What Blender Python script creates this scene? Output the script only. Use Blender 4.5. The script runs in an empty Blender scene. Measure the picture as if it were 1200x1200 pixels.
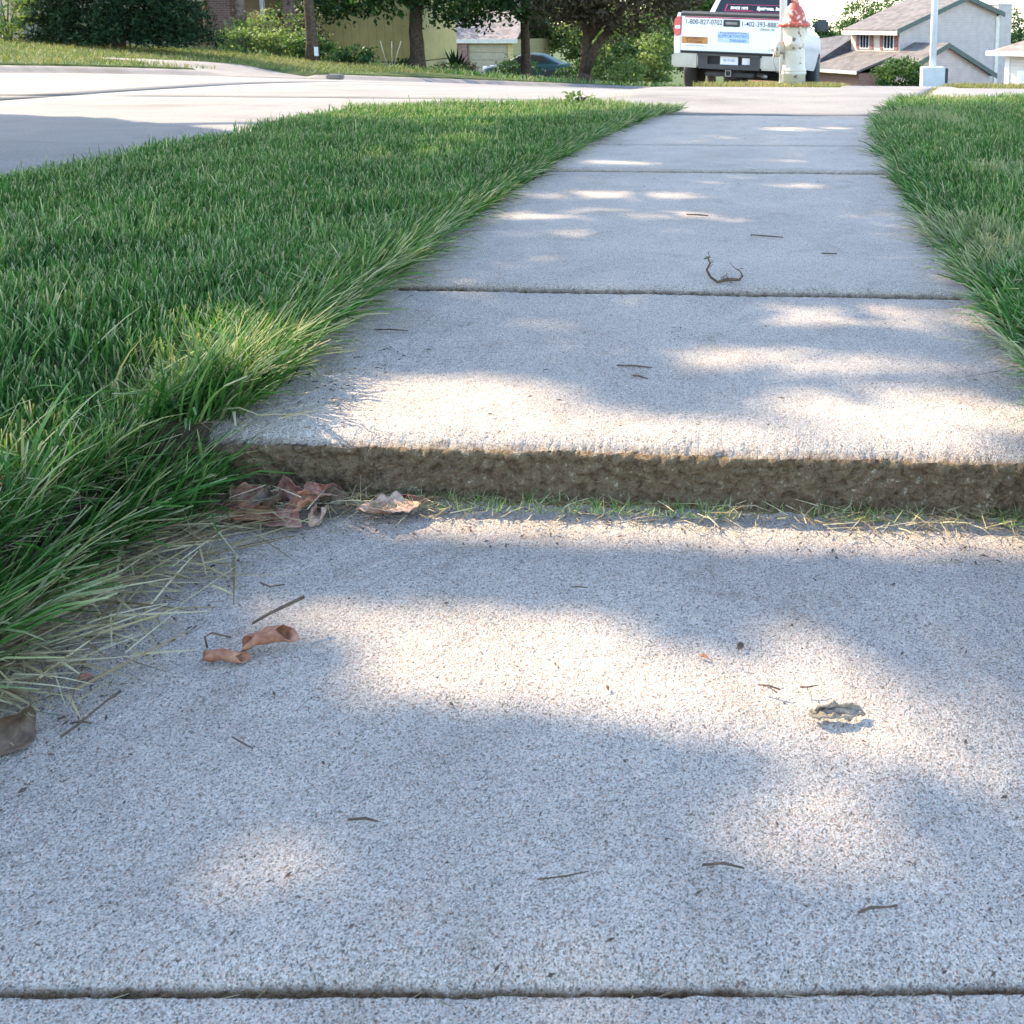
import bpy, bmesh, math, random
import numpy as np
from mathutils import Vector, Matrix
R = math.radians
scene = bpy.context.scene
col = scene.collection

# ------------------------------------------------------------------ camera
CAM_H = 0.53
cd = bpy.data.cameras.new('camera')
cam = bpy.data.objects.new('camera', cd); col.objects.link(cam)
cam.location = (0, 0, CAM_H)
cam.rotation_euler = (R(90 - 8.70), 0, R(3.48))
cd.sensor_fit = 'HORIZONTAL'; cd.sensor_width = 36.0
cd.lens = 36.0 * 1150 / 1200
cd.shift_x = -235 / 1200; cd.shift_y = -398 / 1200
cd.clip_start = 0.02; cd.clip_end = 3000
cd.dof.use_dof = True; cd.dof.focus_distance = 1.7; cd.dof.aperture_fstop = 30.0
scene.camera = cam

# ------------------------------------------------------------------ sky and sun
SUN_EL = R(38); TRAVEL = np.array([.905, -.425])
world = bpy.data.worlds.new('World'); scene.world = world; world.use_nodes = True
wn = world.node_tree.nodes; wl = world.node_tree.links
bgn = wn['Background']; sky = wn.new('ShaderNodeTexSky'); sky.sky_type = 'NISHITA'
sky.sun_disc = False; sky.sun_elevation = SUN_EL
sky.sun_rotation = math.atan2(-TRAVEL[0], -TRAVEL[1])     # bearing of the sun from +Y towards +X
sky.air_density = 1.0; sky.dust_density = 0.9; sky.ozone_density = 1.0
wl.new(sky.outputs[0], bgn.inputs[0]); bgn.inputs[1].default_value = 0.15
sd = bpy.data.lights.new('sun', 'SUN'); sun = bpy.data.objects.new('sun', sd); col.objects.link(sun)
sd.energy = 2.6; sd.angle = R(0.45); sd.color = (1.0, 0.84, 0.62)
sun_dir = Vector((TRAVEL[0] * math.cos(SUN_EL), TRAVEL[1] * math.cos(SUN_EL), -math.sin(SUN_EL)))
sun.rotation_euler = sun_dir.to_track_quat('-Z', 'Y').to_euler(); sun.location = (-20, 10, 30)
vs = scene.view_settings
vs.view_transform = 'Standard'; vs.look = 'None'; vs.gamma = 1; vs.exposure = 2.45
vs.use_curve_mapping = False

# ------------------------------------------------------------------ helpers
rng = np.random.default_rng(7)
def tag(o, label=None, cat=None, group=None, kind=None):
    if label: o['label'] = label
    if cat: o['category'] = cat
    if group: o['group'] = group
    if kind: o['kind'] = kind
    return o
def link(o, parent=None):
    col.objects.link(o)
    if parent is not None: o.parent = parent
    return o
def empty(name, loc=(0, 0, 0), rz=0, parent=None):
    o = bpy.data.objects.new(name, None); o.empty_display_size = .1
    o.location = loc; o.rotation_euler = (0, 0, rz); return link(o, parent)
def np_mesh(name, V, Fq, mat=None, parent=None, smooth=False, attrs=None):
    """V (n,3); Fq (m,3|4) index array"""
    V = np.asarray(V, np.float32); Fq = np.asarray(Fq, np.int32)
    me = bpy.data.meshes.new(name); k = Fq.shape[1]
    me.vertices.add(len(V)); me.vertices.foreach_set('co', V.ravel())
    me.loops.add(Fq.size); me.loops.foreach_set('vertex_index', Fq.ravel())
    me.polygons.add(len(Fq)); me.polygons.foreach_set('loop_start', np.arange(0, Fq.size, k, dtype=np.int32))
    if attrs:
        for n, a in attrs.items():
            at = me.attributes.new(n, 'FLOAT', 'POINT'); at.data.foreach_set('value', np.asarray(a, np.float32))
    me.update(calc_edges=True); me.validate()
    if smooth: me.polygons.foreach_set('use_smooth', np.ones(len(Fq), bool))
    if mat: me.materials.append(mat)
    return link(bpy.data.objects.new(name, me), parent)
class MB:
    """collects shapes for one mesh"""
    def __init__(s): s.v = []; s.f = []
    def add(s, v, f):
        b = len(s.v); s.v += [tuple(p) for p in v]; s.f += [tuple(i + b for i in q) for q in f]; return s
    def box(s, x0, x1, y0, y1, z0, z1):
        v = [(x, y, z) for z in (z0, z1) for y in (y0, y1) for x in (x0, x1)]
        return s.add(v, [(0, 2, 3, 1), (4, 5, 7, 6), (0, 1, 5, 4), (2, 6, 7, 3), (0, 4, 6, 2), (1, 3, 7, 5)])
    def prism(s, poly, axis, a, b):
        """polygon in the two other axes, pushed from a to b along axis"""
        n = len(poly)
        def pt(p, t):
            return {'x': (t, p[0], p[1]), 'y': (p[0], t, p[1]), 'z': (p[0], p[1], t)}[axis]
        v = [pt(p, a) for p in poly] + [pt(p, b) for p in poly]
        f = [tuple(range(n - 1, -1, -1)), tuple(range(n, 2 * n))] + [(i, (i + 1) % n, n + (i + 1) % n, n + i) for i in range(n)]
        return s.add(v, f)
    def tube(s, pts, radii, n=8, cap=True):
        pts = [Vector(p) for p in pts]; rings = []
        for i, p in enumerate(pts):
            d = (pts[min(i + 1, len(pts) - 1)] - pts[max(i - 1, 0)]).normalized()
            if i == 0: a = d.cross(Vector((0, 0, 1)) if abs(d.z) < .9 else Vector((1, 0, 0))).normalized()
            else: a = (a - d * a.dot(d)).normalized()      # carried along the path so the tube never twists
            b = d.cross(a)
            r = radii[i] if hasattr(radii, '__len__') else radii
            rings.append([p + (a * math.cos(t) + b * math.sin(t)) * r for t in [2 * math.pi * k / n for k in range(n)]])
        v = [q for r_ in rings for q in r_]; f = []
        for i in range(len(pts) - 1):
            for k in range(n):
                f.append((i * n + k, i * n + (k + 1) % n, (i + 1) * n + (k + 1) % n, (i + 1) * n + k))
        if cap: f += [tuple(range(n - 1, -1, -1)), tuple(range((len(pts) - 1) * n, len(pts) * n))]
        return s.add(v, f)
    def lathe(s, prof, n=24, c=(0, 0, 0), axis='z'):
        """prof: (radius, height) pairs"""
        v = []; f = []
        for r, h in prof:
            for k in range(n):
                a = 2 * math.pi * k / n; x, y = r * math.cos(a), r * math.sin(a)
                p = {'z': (x, y, h), 'x': (h, x, y), 'y': (x, h, y)}[axis]
                v.append((p[0] + c[0], p[1] + c[1], p[2] + c[2]))
        m = len(prof)
        for i in range(m - 1):
            for k in range(n):
                f.append((i * n + k, i * n + (k + 1) % n, (i + 1) * n + (k + 1) % n, (i + 1) * n + k))
        f += [tuple(range(n - 1, -1, -1)), tuple(range((m - 1) * n, m * n))]
        return s.add(v, f)
    def build(s, name, mat, parent=None, smooth=False, bevel=0, seg=2):
        me = bpy.data.meshes.new(name); me.from_pydata(s.v, [], s.f)
        bm = bmesh.new(); bm.from_mesh(me)
        bmesh.ops.recalc_face_normals(bm, faces=bm.faces)
        if bevel:
            ed = [e for e in bm.edges if len(e.link_faces) == 2 and e.calc_face_angle(0) > .5]
            bmesh.ops.bevel(bm, geom=ed, offset=bevel, segments=seg, affect='EDGES', clamp_overlap=True)
        bm.to_mesh(me); bm.free()
        if smooth:
            me.polygons.foreach_set('use_smooth', np.ones(len(me.polygons), bool))
        if mat: me.materials.append(mat)
        return link(bpy.data.objects.new(name, me), parent)
def box(name, mat, parent, *b, bevel=0): return MB().box(*b).build(name, mat, parent, bevel=bevel)

def hash2(ix, iy, seed):
    h = (ix.astype(np.int64) * 374761393 + iy.astype(np.int64) * 668265263 + seed * 974711) & 0x7fffffff
    h = ((h ^ (h >> 13)) * 1274126177) & 0x7fffffff
    return ((h ^ (h >> 16)) & 0xffff) / 65535.0
def vnoise(x, y, seed=0):
    x = np.asarray(x, float); y = np.asarray(y, float)
    ix = np.floor(x); iy = np.floor(y); fx = x - ix; fy = y - iy
    fx = fx * fx * (3 - 2 * fx); fy = fy * fy * (3 - 2 * fy)
    a = hash2(ix, iy, seed); b = hash2(ix + 1, iy, seed); c = hash2(ix, iy + 1, seed); d = hash2(ix + 1, iy + 1, seed)
    return (a * (1 - fx) + b * fx) * (1 - fy) + (c * (1 - fx) + d * fx) * fy
def fbm(x, y, seed=0, o=3):
    return sum(vnoise(np.asarray(x) * 2 ** i, np.asarray(y) * 2 ** i, seed + i) / 2 ** (i + 1) for i in range(o)) / (1 - .5 ** o)

# ------------------------------------------------------------------ materials
def newmat(name):
    m = bpy.data.materials.new(name); m.use_nodes = True
    nt = m.node_tree; return m, nt, nt.nodes['Principled BSDF']
def N(nt, t, **kw):
    n = nt.nodes.new(t)
    for k, v in kw.items():
        if k in n.inputs: n.inputs[k].default_value = v
        else: setattr(n, k, v)
    return n
def ramp(nt, src, stops):
    r = nt.nodes.new('ShaderNodeValToRGB'); e = r.color_ramp.elements
    while len(e) < len(stops): e.new(.5)
    for q, (p, c) in zip(e, stops): q.position = p; q.color = (*c, 1)
    nt.links.new(src, r.inputs[0]); return r.outputs[0]
def mixc(nt, fac, a, b, mode='MIX'):
    m = nt.nodes.new('ShaderNodeMix'); m.data_type = 'RGBA'; m.blend_type = mode
    for sck, v in ((0, fac), (6, a), (7, b)):
        if hasattr(v, 'is_output'): nt.links.new(v, m.inputs[sck])
        else: m.inputs[sck].default_value = v if sck == 0 else (*v, 1)
    return m.outputs[2]
def coords(nt, scale=None):
    g = nt.nodes.new('ShaderNodeNewGeometry')
    if scale is None: return g.outputs['Position']
    m = nt.nodes.new('ShaderNodeMapping'); m.inputs['Scale'].default_value = scale
    nt.links.new(g.outputs['Position'], m.inputs[0]); return m.outputs[0]
def simple(name, c, rough=.6, metal=0, var=.12, scale=6, bump=0, bscale=60, spec=.5, coat=0):
    m, nt, p = newmat(name)
    tc = nt.nodes.new('ShaderNodeTexCoord')
    n = N(nt, 'ShaderNodeTexNoise', Scale=scale, Detail=5.0); nt.links.new(tc.outputs['Object'], n.inputs['Vector'])
    lo = tuple(v * (1 - var) for v in c); hi = tuple(min(1, v * (1 + var)) for v in c)
    nt.links.new(ramp(nt, n.outputs[0], [(.3, lo), (.7, hi)]), p.inputs['Base Color'])
    p.inputs['Roughness'].default_value = rough; p.inputs['Metallic'].default_value = metal
    p.inputs['Specular IOR Level'].default_value = spec; p.inputs['Coat Weight'].default_value = coat
    if bump:
        b = N(nt, 'ShaderNodeBump', Strength=bump, Distance=.01)
        n2 = N(nt, 'ShaderNodeTexNoise', Scale=bscale, Detail=4.0); nt.links.new(tc.outputs['Object'], n2.inputs['Vector'])
        nt.links.new(n2.outputs[0], b.inputs['Height']); nt.links.new(b.outputs[0], p.inputs['Normal'])
    return m

def concrete_mat(name, base, fine=True, tint=(1, 1, 1), cracks=False, grain=860):
    m, nt, p = newmat(name); L = nt.links.new
    pos = coords(nt)
    big = N(nt, 'ShaderNodeTexNoise', Scale=2.2, Detail=6.0, Roughness=.65); L(pos, big.inputs['Vector'])
    b = tuple(base * t for t in tint)
    c = ramp(nt, big.outputs[0], [(.3, tuple(v * .86 for v in b)), (.7, tuple(v * 1.1 for v in b))])
    if fine:
        vo = N(nt, 'ShaderNodeTexVoronoi', Scale=grain, Randomness=1.0); L(pos, vo.inputs['Vector'])
        sep = nt.nodes.new('ShaderNodeSeparateColor'); L(vo.outputs['Color'], sep.inputs[0])
        stone = ramp(nt, sep.outputs[0], [(.0, (.32, .31, .29)), (.1, (.62, .6, .56)), (.35, (.93, .93, .92)), (.6, (1.05, 1.04, 1.03)),
                                          (.82, (1.28, 1.26, 1.22)), (.93, (1.12, .88, .76)), (1., (.66, .46, .38))])
        c = mixc(nt, 1.0, c, stone, 'MULTIPLY')
        st = N(nt, 'ShaderNodeTexNoise', Scale=5.5, Detail=8.0, Roughness=.72, Distortion=.8); L(pos, st.inputs['Vector'])
        c = mixc(nt, 1.0, c, ramp(nt, st.outputs[0], [(.28, (.78, .75, .7)), (.45, (.98, .975, .965)), (.62, (1.05, 1.045, 1.03)), (.75, (.9, .86, .8))]), 'MULTIPLY')
        # dark pits between the grains
        vd = N(nt, 'ShaderNodeTexNoise', Scale=grain * .36, Detail=3.0, Roughness=.7); L(pos, vd.inputs['Vector'])
        pit = ramp(nt, vd.outputs[0], [(.35, (.36, .32, .27)), (.44, (1, 1, 1))])
        c = mixc(nt, .85, c, pit, 'MULTIPLY')
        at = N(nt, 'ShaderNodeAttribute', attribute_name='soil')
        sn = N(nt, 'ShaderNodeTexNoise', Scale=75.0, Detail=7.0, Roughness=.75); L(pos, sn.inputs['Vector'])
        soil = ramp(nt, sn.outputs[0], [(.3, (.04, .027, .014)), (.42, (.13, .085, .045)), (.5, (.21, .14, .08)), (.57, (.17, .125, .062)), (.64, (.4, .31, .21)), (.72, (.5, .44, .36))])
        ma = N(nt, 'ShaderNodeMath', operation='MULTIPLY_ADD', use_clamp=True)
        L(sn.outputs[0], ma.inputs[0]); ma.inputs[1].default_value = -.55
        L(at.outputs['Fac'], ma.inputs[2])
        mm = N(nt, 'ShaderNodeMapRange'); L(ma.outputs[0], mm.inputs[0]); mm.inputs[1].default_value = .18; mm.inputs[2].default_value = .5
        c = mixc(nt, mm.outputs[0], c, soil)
        bp = N(nt, 'ShaderNodeBump', Strength=.55, Distance=.0016); L(vo.outputs['Distance'], bp.inputs['Height']); bp.invert = True
        bp2 = N(nt, 'ShaderNodeBump', Strength=1.0, Distance=.005); L(vd.outputs[0], bp2.inputs['Height']); L(bp.outputs[0], bp2.inputs['Normal'])
        L(bp2.outputs[0], p.inputs['Normal'])
    else:
        n2 = N(nt, 'ShaderNodeTexNoise', Scale=70.0, Detail=5.0, Roughness=.75); L(pos, n2.inputs['Vector'])
        c = mixc(nt, 1.0, c, ramp(nt, n2.outputs[0], [(.3, (.72, .72, .72)), (.7, (1.22, 1.22, 1.22))]), 'MULTIPLY')
        n3 = N(nt, 'ShaderNodeTexNoise', Scale=.55, Detail=5.0, Roughness=.6, Distortion=.6); L(coords(nt, (1, 2.2, 1)), n3.inputs['Vector'])
        c = mixc(nt, 1.0, c, ramp(nt, n3.outputs[0], [(.3, (.68, .66, .63)), (.45, (.93, .925, .915)), (.6, (1.03, 1.025, 1.01)), (.72, (.88, .85, .8))]), 'MULTIPLY')
        bp = N(nt, 'ShaderNodeBump', Strength=.4, Distance=.004); L(n2.outputs[0], bp.inputs['Height']); L(bp.outputs[0], p.inputs['Normal'])
    L(c, p.inputs['Base Color']); p.inputs['Roughness'].default_value = .88; p.inputs['Specular IOR Level'].default_value = .25
    return m

def leaf_mat(name, stops, dry=None, trans=.35, rough=.6, spec=.2):
    """colour picked by the per-leaf attribute 'tone'; attribute 'dry' turns it to straw"""
    m, nt, p = newmat(name); L = nt.links.new
    at = N(nt, 'ShaderNodeAttribute', attribute_name='tone'); c = ramp(nt, at.outputs['Fac'], stops)
    if dry:
        a2 = N(nt, 'ShaderNodeAttribute', attribute_name='dry'); c = mixc(nt, a2.outputs['Fac'], c, dry)
    L(c, p.inputs['Base Color']); p.inputs['Roughness'].default_value = rough; p.inputs['Specular IOR Level'].default_value = spec
    t = nt.nodes.new('ShaderNodeBsdfTranslucent'); tc = mixc(nt, .5, c, (1.0, 1.0, .35), 'MULTIPLY'); L(tc, t.inputs[0])
    mx = nt.nodes.new('ShaderNodeMixShader'); mx.inputs[0].default_value = trans
    L(p.outputs[0], mx.inputs[1]); L(t.outputs[0], mx.inputs[2]); L(mx.outputs[0], nt.nodes['Material Output'].inputs[0])
    return m

M = {}
M['walk'] = concrete_mat('sidewalk_concrete', .51, tint=(1.12, .985, .855))
M['road'] = concrete_mat('road_concrete', .205, fine=False, tint=(1.05, .975, .91))
M['curb'] = concrete_mat('curb_concrete', .2, fine=False, tint=(1.08, .97, .87))
M['soil'] = simple('soil', (.075, .055, .035), .95, var=.4, scale=30, bump=.8, bscale=90, spec=.1)
M['turf'] = simple('turf_ground', (.055, .075, .022), .95, var=.35, scale=4, bump=.6, bscale=40, spec=.1)
M['grass'] = leaf_mat('grass_blade', [(0, (.026, .085, .016)), (.4, (.055, .155, .028)), (.75, (.105, .23, .048)), (1, (.22, .34, .1))], dry=(.46, .42, .24), trans=.32, rough=.55, spec=.16)
M['grass_dry'] = leaf_mat('sunburnt_grass', [(0, (.05, .1, .02)), (.5, (.1, .16, .035)), (1, (.2, .23, .06))], dry=(.36, .28, .12), trans=.3, rough=.6)
M['straw'] = leaf_mat('dry_straw', [(0, (.16, .11, .05)), (.5, (.36, .28, .14)), (1, (.58, .5, .3))], trans=.15, rough=.7, spec=.2)
M['leaf_dark'] = leaf_mat('foliage_dark', [(0, (.016, .04, .016)), (.5, (.03, .075, .022)), (1, (.07, .13, .035))], trans=.3)
M['leaf_mid'] = leaf_mat('foliage_mid', [(0, (.03, .065, .018)), (.5, (.06, .12, .03)), (1, (.12, .2, .05))], trans=.35)
M['leaf_light'] = leaf_mat('foliage_light', [(0, (.08, .13, .035)), (.5, (.15, .22, .065)), (1, (.28, .34, .12))], trans=.4)
M['leaf_brown'] = leaf_mat('foliage_bronze', [(0, (.035, .03, .018)), (.5, (.065, .052, .028)), (1, (.11, .085, .045))], trans=.25)
M['leaf_pine'] = leaf_mat('foliage_needles', [(0, (.01, .026, .012)), (.5, (.02, .046, .02)), (1, (.045, .08, .03))], trans=.1, rough=.8, spec=.1)
M['leaf_pink'] = leaf_mat('foliage_faded', [(0, (.12, .14, .05)), (.5, (.3, .24, .12)), (1, (.45, .3, .22))], trans=.35)
M['bark'] = simple('bark', (.085, .06, .042), .95, var=.45, scale=14, bump=1.0, bscale=30, spec=.1)
M['bark_light'] = simple('bark_pale', (.2, .15, .11), .95, var=.5, scale=9, bump=1.0, bscale=30, spec=.1)
M['white'] = simple('white_car_paint', (.78, .78, .79), .22, var=.02, coat=.6)
M['chrome'] = simple('bumper_chrome', (.42, .395, .35), .4, metal=.75, var=.08)
M['rubber'] = simple('black_rubber', (.022, .021, .02), .8, var=.2, bump=.3, bscale=50)
M['plastic'] = simple('dark_plastic', (.045, .043, .04), .6, var=.2)
M['dull_metal'] = simple('dull_metal', (.3, .29, .27), .5, metal=.7, var=.15)
M['red_lens'] = simple('red_lens', (.62, .03, .025), .15, var=.06, coat=.5)
M['glass'] = simple('dark_glass', (.02, .023, .028), .12, var=.1, spec=.35)
M['ink_black'] = simple('black_vinyl', (.02, .02, .025), .5, var=.05)
M['ink_blue'] = simple('blue_vinyl', (.07, .22, .62), .5, var=.08)
M['ink_orange'] = simple('orange_vinyl', (.55, .24, .06), .5, var=.1)
M['ink_red'] = simple('crimson_vinyl', (.5, .03, .11), .45, var=.05)
M['ink_white'] = simple('white_vinyl', (.8, .8, .8), .5, var=.03)
M['ink_pale'] = simple('pale_blue_vinyl', (.5, .62, .85), .5, var=.05)
M['ink_brown'] = simple('brown_vinyl', (.16, .07, .03), .5, var=.05)
M['grey_paint'] = simple('pale_grey_paint', (.55, .56, .58), .45, var=.08)
M['white_paint'] = simple('white_paint', (.76, .75, .72), .5, var=.06)

# ------------------------------------------------------------------ terrain
CURB_L = np.array([(-30, -10.3), (12, -10.2), (15, -8.9), (19, -7.7), (25, -5.8), (35, -1.5), (45, 4.5), (60, 16), (90, 44)])
CURB_R = np.array([(-30, -2.5), (4.8, -2.45), (6.3, -2.2), (9, -.95), (16.4, .75), (25, 3.2), (35, 7.5), (45, 13.5), (60, 25), (90, 53)])
def xl(y): return np.interp(y, CURB_L[:, 0], CURB_L[:, 1])
def xr(y): return np.interp(y, CURB_R[:, 0], CURB_R[:, 1])
def zt(x, y):
    x = np.asarray(x, float); y = np.asarray(y, float)
    y0 = 8.8 + .4 * np.clip(-x - 2, 0, 13); k = .072 + .0035 * np.clip(x, 0, 9) + .0004 * np.clip(x, -20, 0)
    t = np.clip((y - y0) / 1.0, -40, 120); d = np.where(t > 30, t, np.log1p(np.exp(np.minimum(t, 30))))
    return -k * np.minimum(d, 70) - .032 * np.clip(d - 70, 0, None)
def lawn(x, y):
    """height of the planted ground beside the paving"""
    x = np.asarray(x, float); y = np.asarray(y, float)
    dl = np.clip(xl(y) - x, 0, 9)
    rise = .058 * dl * np.clip((31 - y) / 6, 0, 1) * np.clip((y + 10) / 14, 0, 1)
    return zt(x, y) + np.where(x < xl(y), .035 + rise, 0.0)

# the ground sheet runs under everything and out to the horizon
def axis(a, b, step, far):
    core = np.arange(a, b + 1e-6, step); g = [];  d = step
    v = b
    while v < far: d *= 1.25; v += d; g.append(v)
    h = []; d = step; v = a
    while v > -far: d *= 1.25; v -= d; h.append(v)
    return np.array(h[::-1] + list(core) + g)
gx = axis(-26, 16, .22, 900); gy = axis(-3, 34, .22, 900)
GX, GY = np.meshgrid(gx, gy)
GZ = lawn(GX, GY) - .012
m_ = .18
hard = ((GX > xl(GY) - .3) & (GX < xr(GY) + m_)) | ((GX > -.95) & (GX < .55) & (GY < 6)) | ((GX > -2.8) & (GX < 9.3) & (GY > 5.35) & (GY < 9.15)) \
    | ((GX > .5) & (GX < 1.8) & (GY > 8) & (GY < 22))
GZ = np.where(hard & (GY < 95), zt(GX, GY) - .22, GZ)
fd = (GX < xl(GY) - .3) & (GX > xl(GY) - 2.4) & (GY > 15.3) & (GY < 17.9); wd = np.clip((xl(GY) - GX) / 1.6, 0, 1)
GZ = np.where(fd, (zt(GX, GY) - .07) * (1 - wd) + lawn(GX, GY) * wd - .05, GZ)
ny, nx = GX.shape; idx = np.arange(nx * ny).reshape(ny, nx)
Fq = np.stack([idx[:-1, :-1], idx[:-1, 1:], idx[1:, 1:], idx[1:, :-1]], -1).reshape(-1, 4)
tag(np_mesh('ground', np.stack([GX, GY, GZ], -1).reshape(-1, 3), Fq, M['turf'], smooth=True), 'dark turf ground sloping down past the corner', 'ground', kind='structure')

def sheet(name, mat, ys, ts, xf, zf, parent=None):
    Y, T = np.meshgrid(ys, ts, indexing='ij'); X = xf(Y, T); Z = zf(X, Y, T); n, k = X.shape
    i = np.arange(n * k).reshape(n, k)
    return np_mesh(name, np.stack([X, Y, Z], -1).reshape(-1, 3), np.stack([i[:-1, :-1], i[:-1, 1:], i[1:, 1:], i[1:, :-1]], -1).reshape(-1, 4), mat, parent, True)

# street: concrete lanes cut into slabs by joints
ROAD_DROP = -.07
def road_z(x, y): return zt(x, y) + ROAD_DROP
road = sheet('road', M['soil'], np.concatenate([np.arange(-10, 40, .5), np.arange(40, 90, 2.)]), np.linspace(0, 1, 13),
             lambda Y, T: xl(Y) + (xr(Y) - xl(Y)) * T, lambda X, Y, T: road_z(X, Y) - .12)
tag(road, 'pale concrete street curving right and dropping over the crest', 'street', kind='structure')
yj = [-10, -5.2, -1.2, 3.3, 7.8, 12.3, 16.8, 21.3, 25.8, 31, 37, 45, 55, 70]
for a, b in zip(yj[:-1], yj[1:]):
    for t0, t1 in ((0, .5), (.5, 1)):
        n = max(3, int((b - a) / .3)); k = 9
        ys = np.linspace(a + .0035, b - .0035, n); ts = np.linspace(0, 1, k)
        Y, T = np.meshgrid(ys, ts, indexing='ij')
        e0 = .02 if t0 == 0 else .009; e1 = .0 if t1 == 1 else .009
        X0 = xl(Y) + (xr(Y) - xl(Y)) * t0 + e0; X1 = xl(Y) + (xr(Y) - xl(Y)) * t1 - e1
        X = X0 + (X1 - X0) * T; Z = road_z(X, Y)
        edge = ((np.arange(n) == 0) | (np.arange(n) == n - 1))[:, None] | ((np.arange(k) == 0) | (np.arange(k) == k - 1))[None, :]
        V = np.stack([X, Y, Z], -1).reshape(-1, 3); i = np.arange(n * k).reshape(n, k)
        Fs = [np.stack([i[:-1, :-1], i[:-1, 1:], i[1:, 1:], i[1:, :-1]], -1).reshape(-1, 4)]
        loop = np.concatenate([i[0, :], i[1:, -1], i[-1, -2::-1], i[-2:0:-1, 0]]); sk = V[loop].copy(); sk[:, 2] -= .1
        j = len(V) + np.arange(len(loop)); Fs.append(np.stack([loop, j, np.roll(j, -1), np.roll(loop, -1)], -1))
        np_mesh('road_slab', np.concatenate([V, sk]), np.concatenate(Fs), M['road'], road)

# rolled curb along the far side of the street, with a dropped stretch for a driveway
def curb_run(name, ya, yb, label):
    prof = [(.02, 0), (-.02, .012), (-.08, .035), (-.16, .07), (-.26, .095), (-.34, .102), (-.42, .1), (-.42, -.15)]
    ys = np.arange(ya, yb + .01, .4); V = []; 
    for y in ys:
        tp = min(1, max(0, (y - ya) / .5 if ya > 0 else 1, 0), max(0, (yb - y) / .5 if yb < 60 else 1)); tp = .12 + .88 * tp
        for dx, dz in prof: V.append((xl(y) + dx, y, road_z(xl(y), y) + (dz * tp if dz > 0 else dz)))
    n = len(ys); k = len(prof); i = np.arange(n * k).reshape(n, k)
    o = np_mesh(name, V, np.stack([i[:-1, :-1], i[:-1, 1:], i[1:, 1:], i[1:, :-1]], -1).reshape(-1, 4), M['curb'], None, True)
    return tag(o, label, 'curb', kind='structure')
curb_run('curb', -10, 15.7, 'rolled concrete curb below the sunburnt lawn')
curb_run('curb', 17.4, 70, 'rolled concrete curb past the sloping driveway, under the trees')
def drive_far(x, y):
    w = np.clip((xl(y) - x) / 1.6, 0, 1); return road_z(xl(y), y) * (1 - w) + (lawn(x, y) + .0) * w
drv = sheet('driveway', M['curb'], np.linspace(15.5, 17.7, 8), np.linspace(0, 1, 14), lambda Y, T: xl(Y) + .015 - T * 2.4,
            lambda X, Y, T: drive_far(X, Y) + .006)
tag(drv, 'pale concrete driveway apron crossing the far curb', 'driveway', kind='structure')

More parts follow.
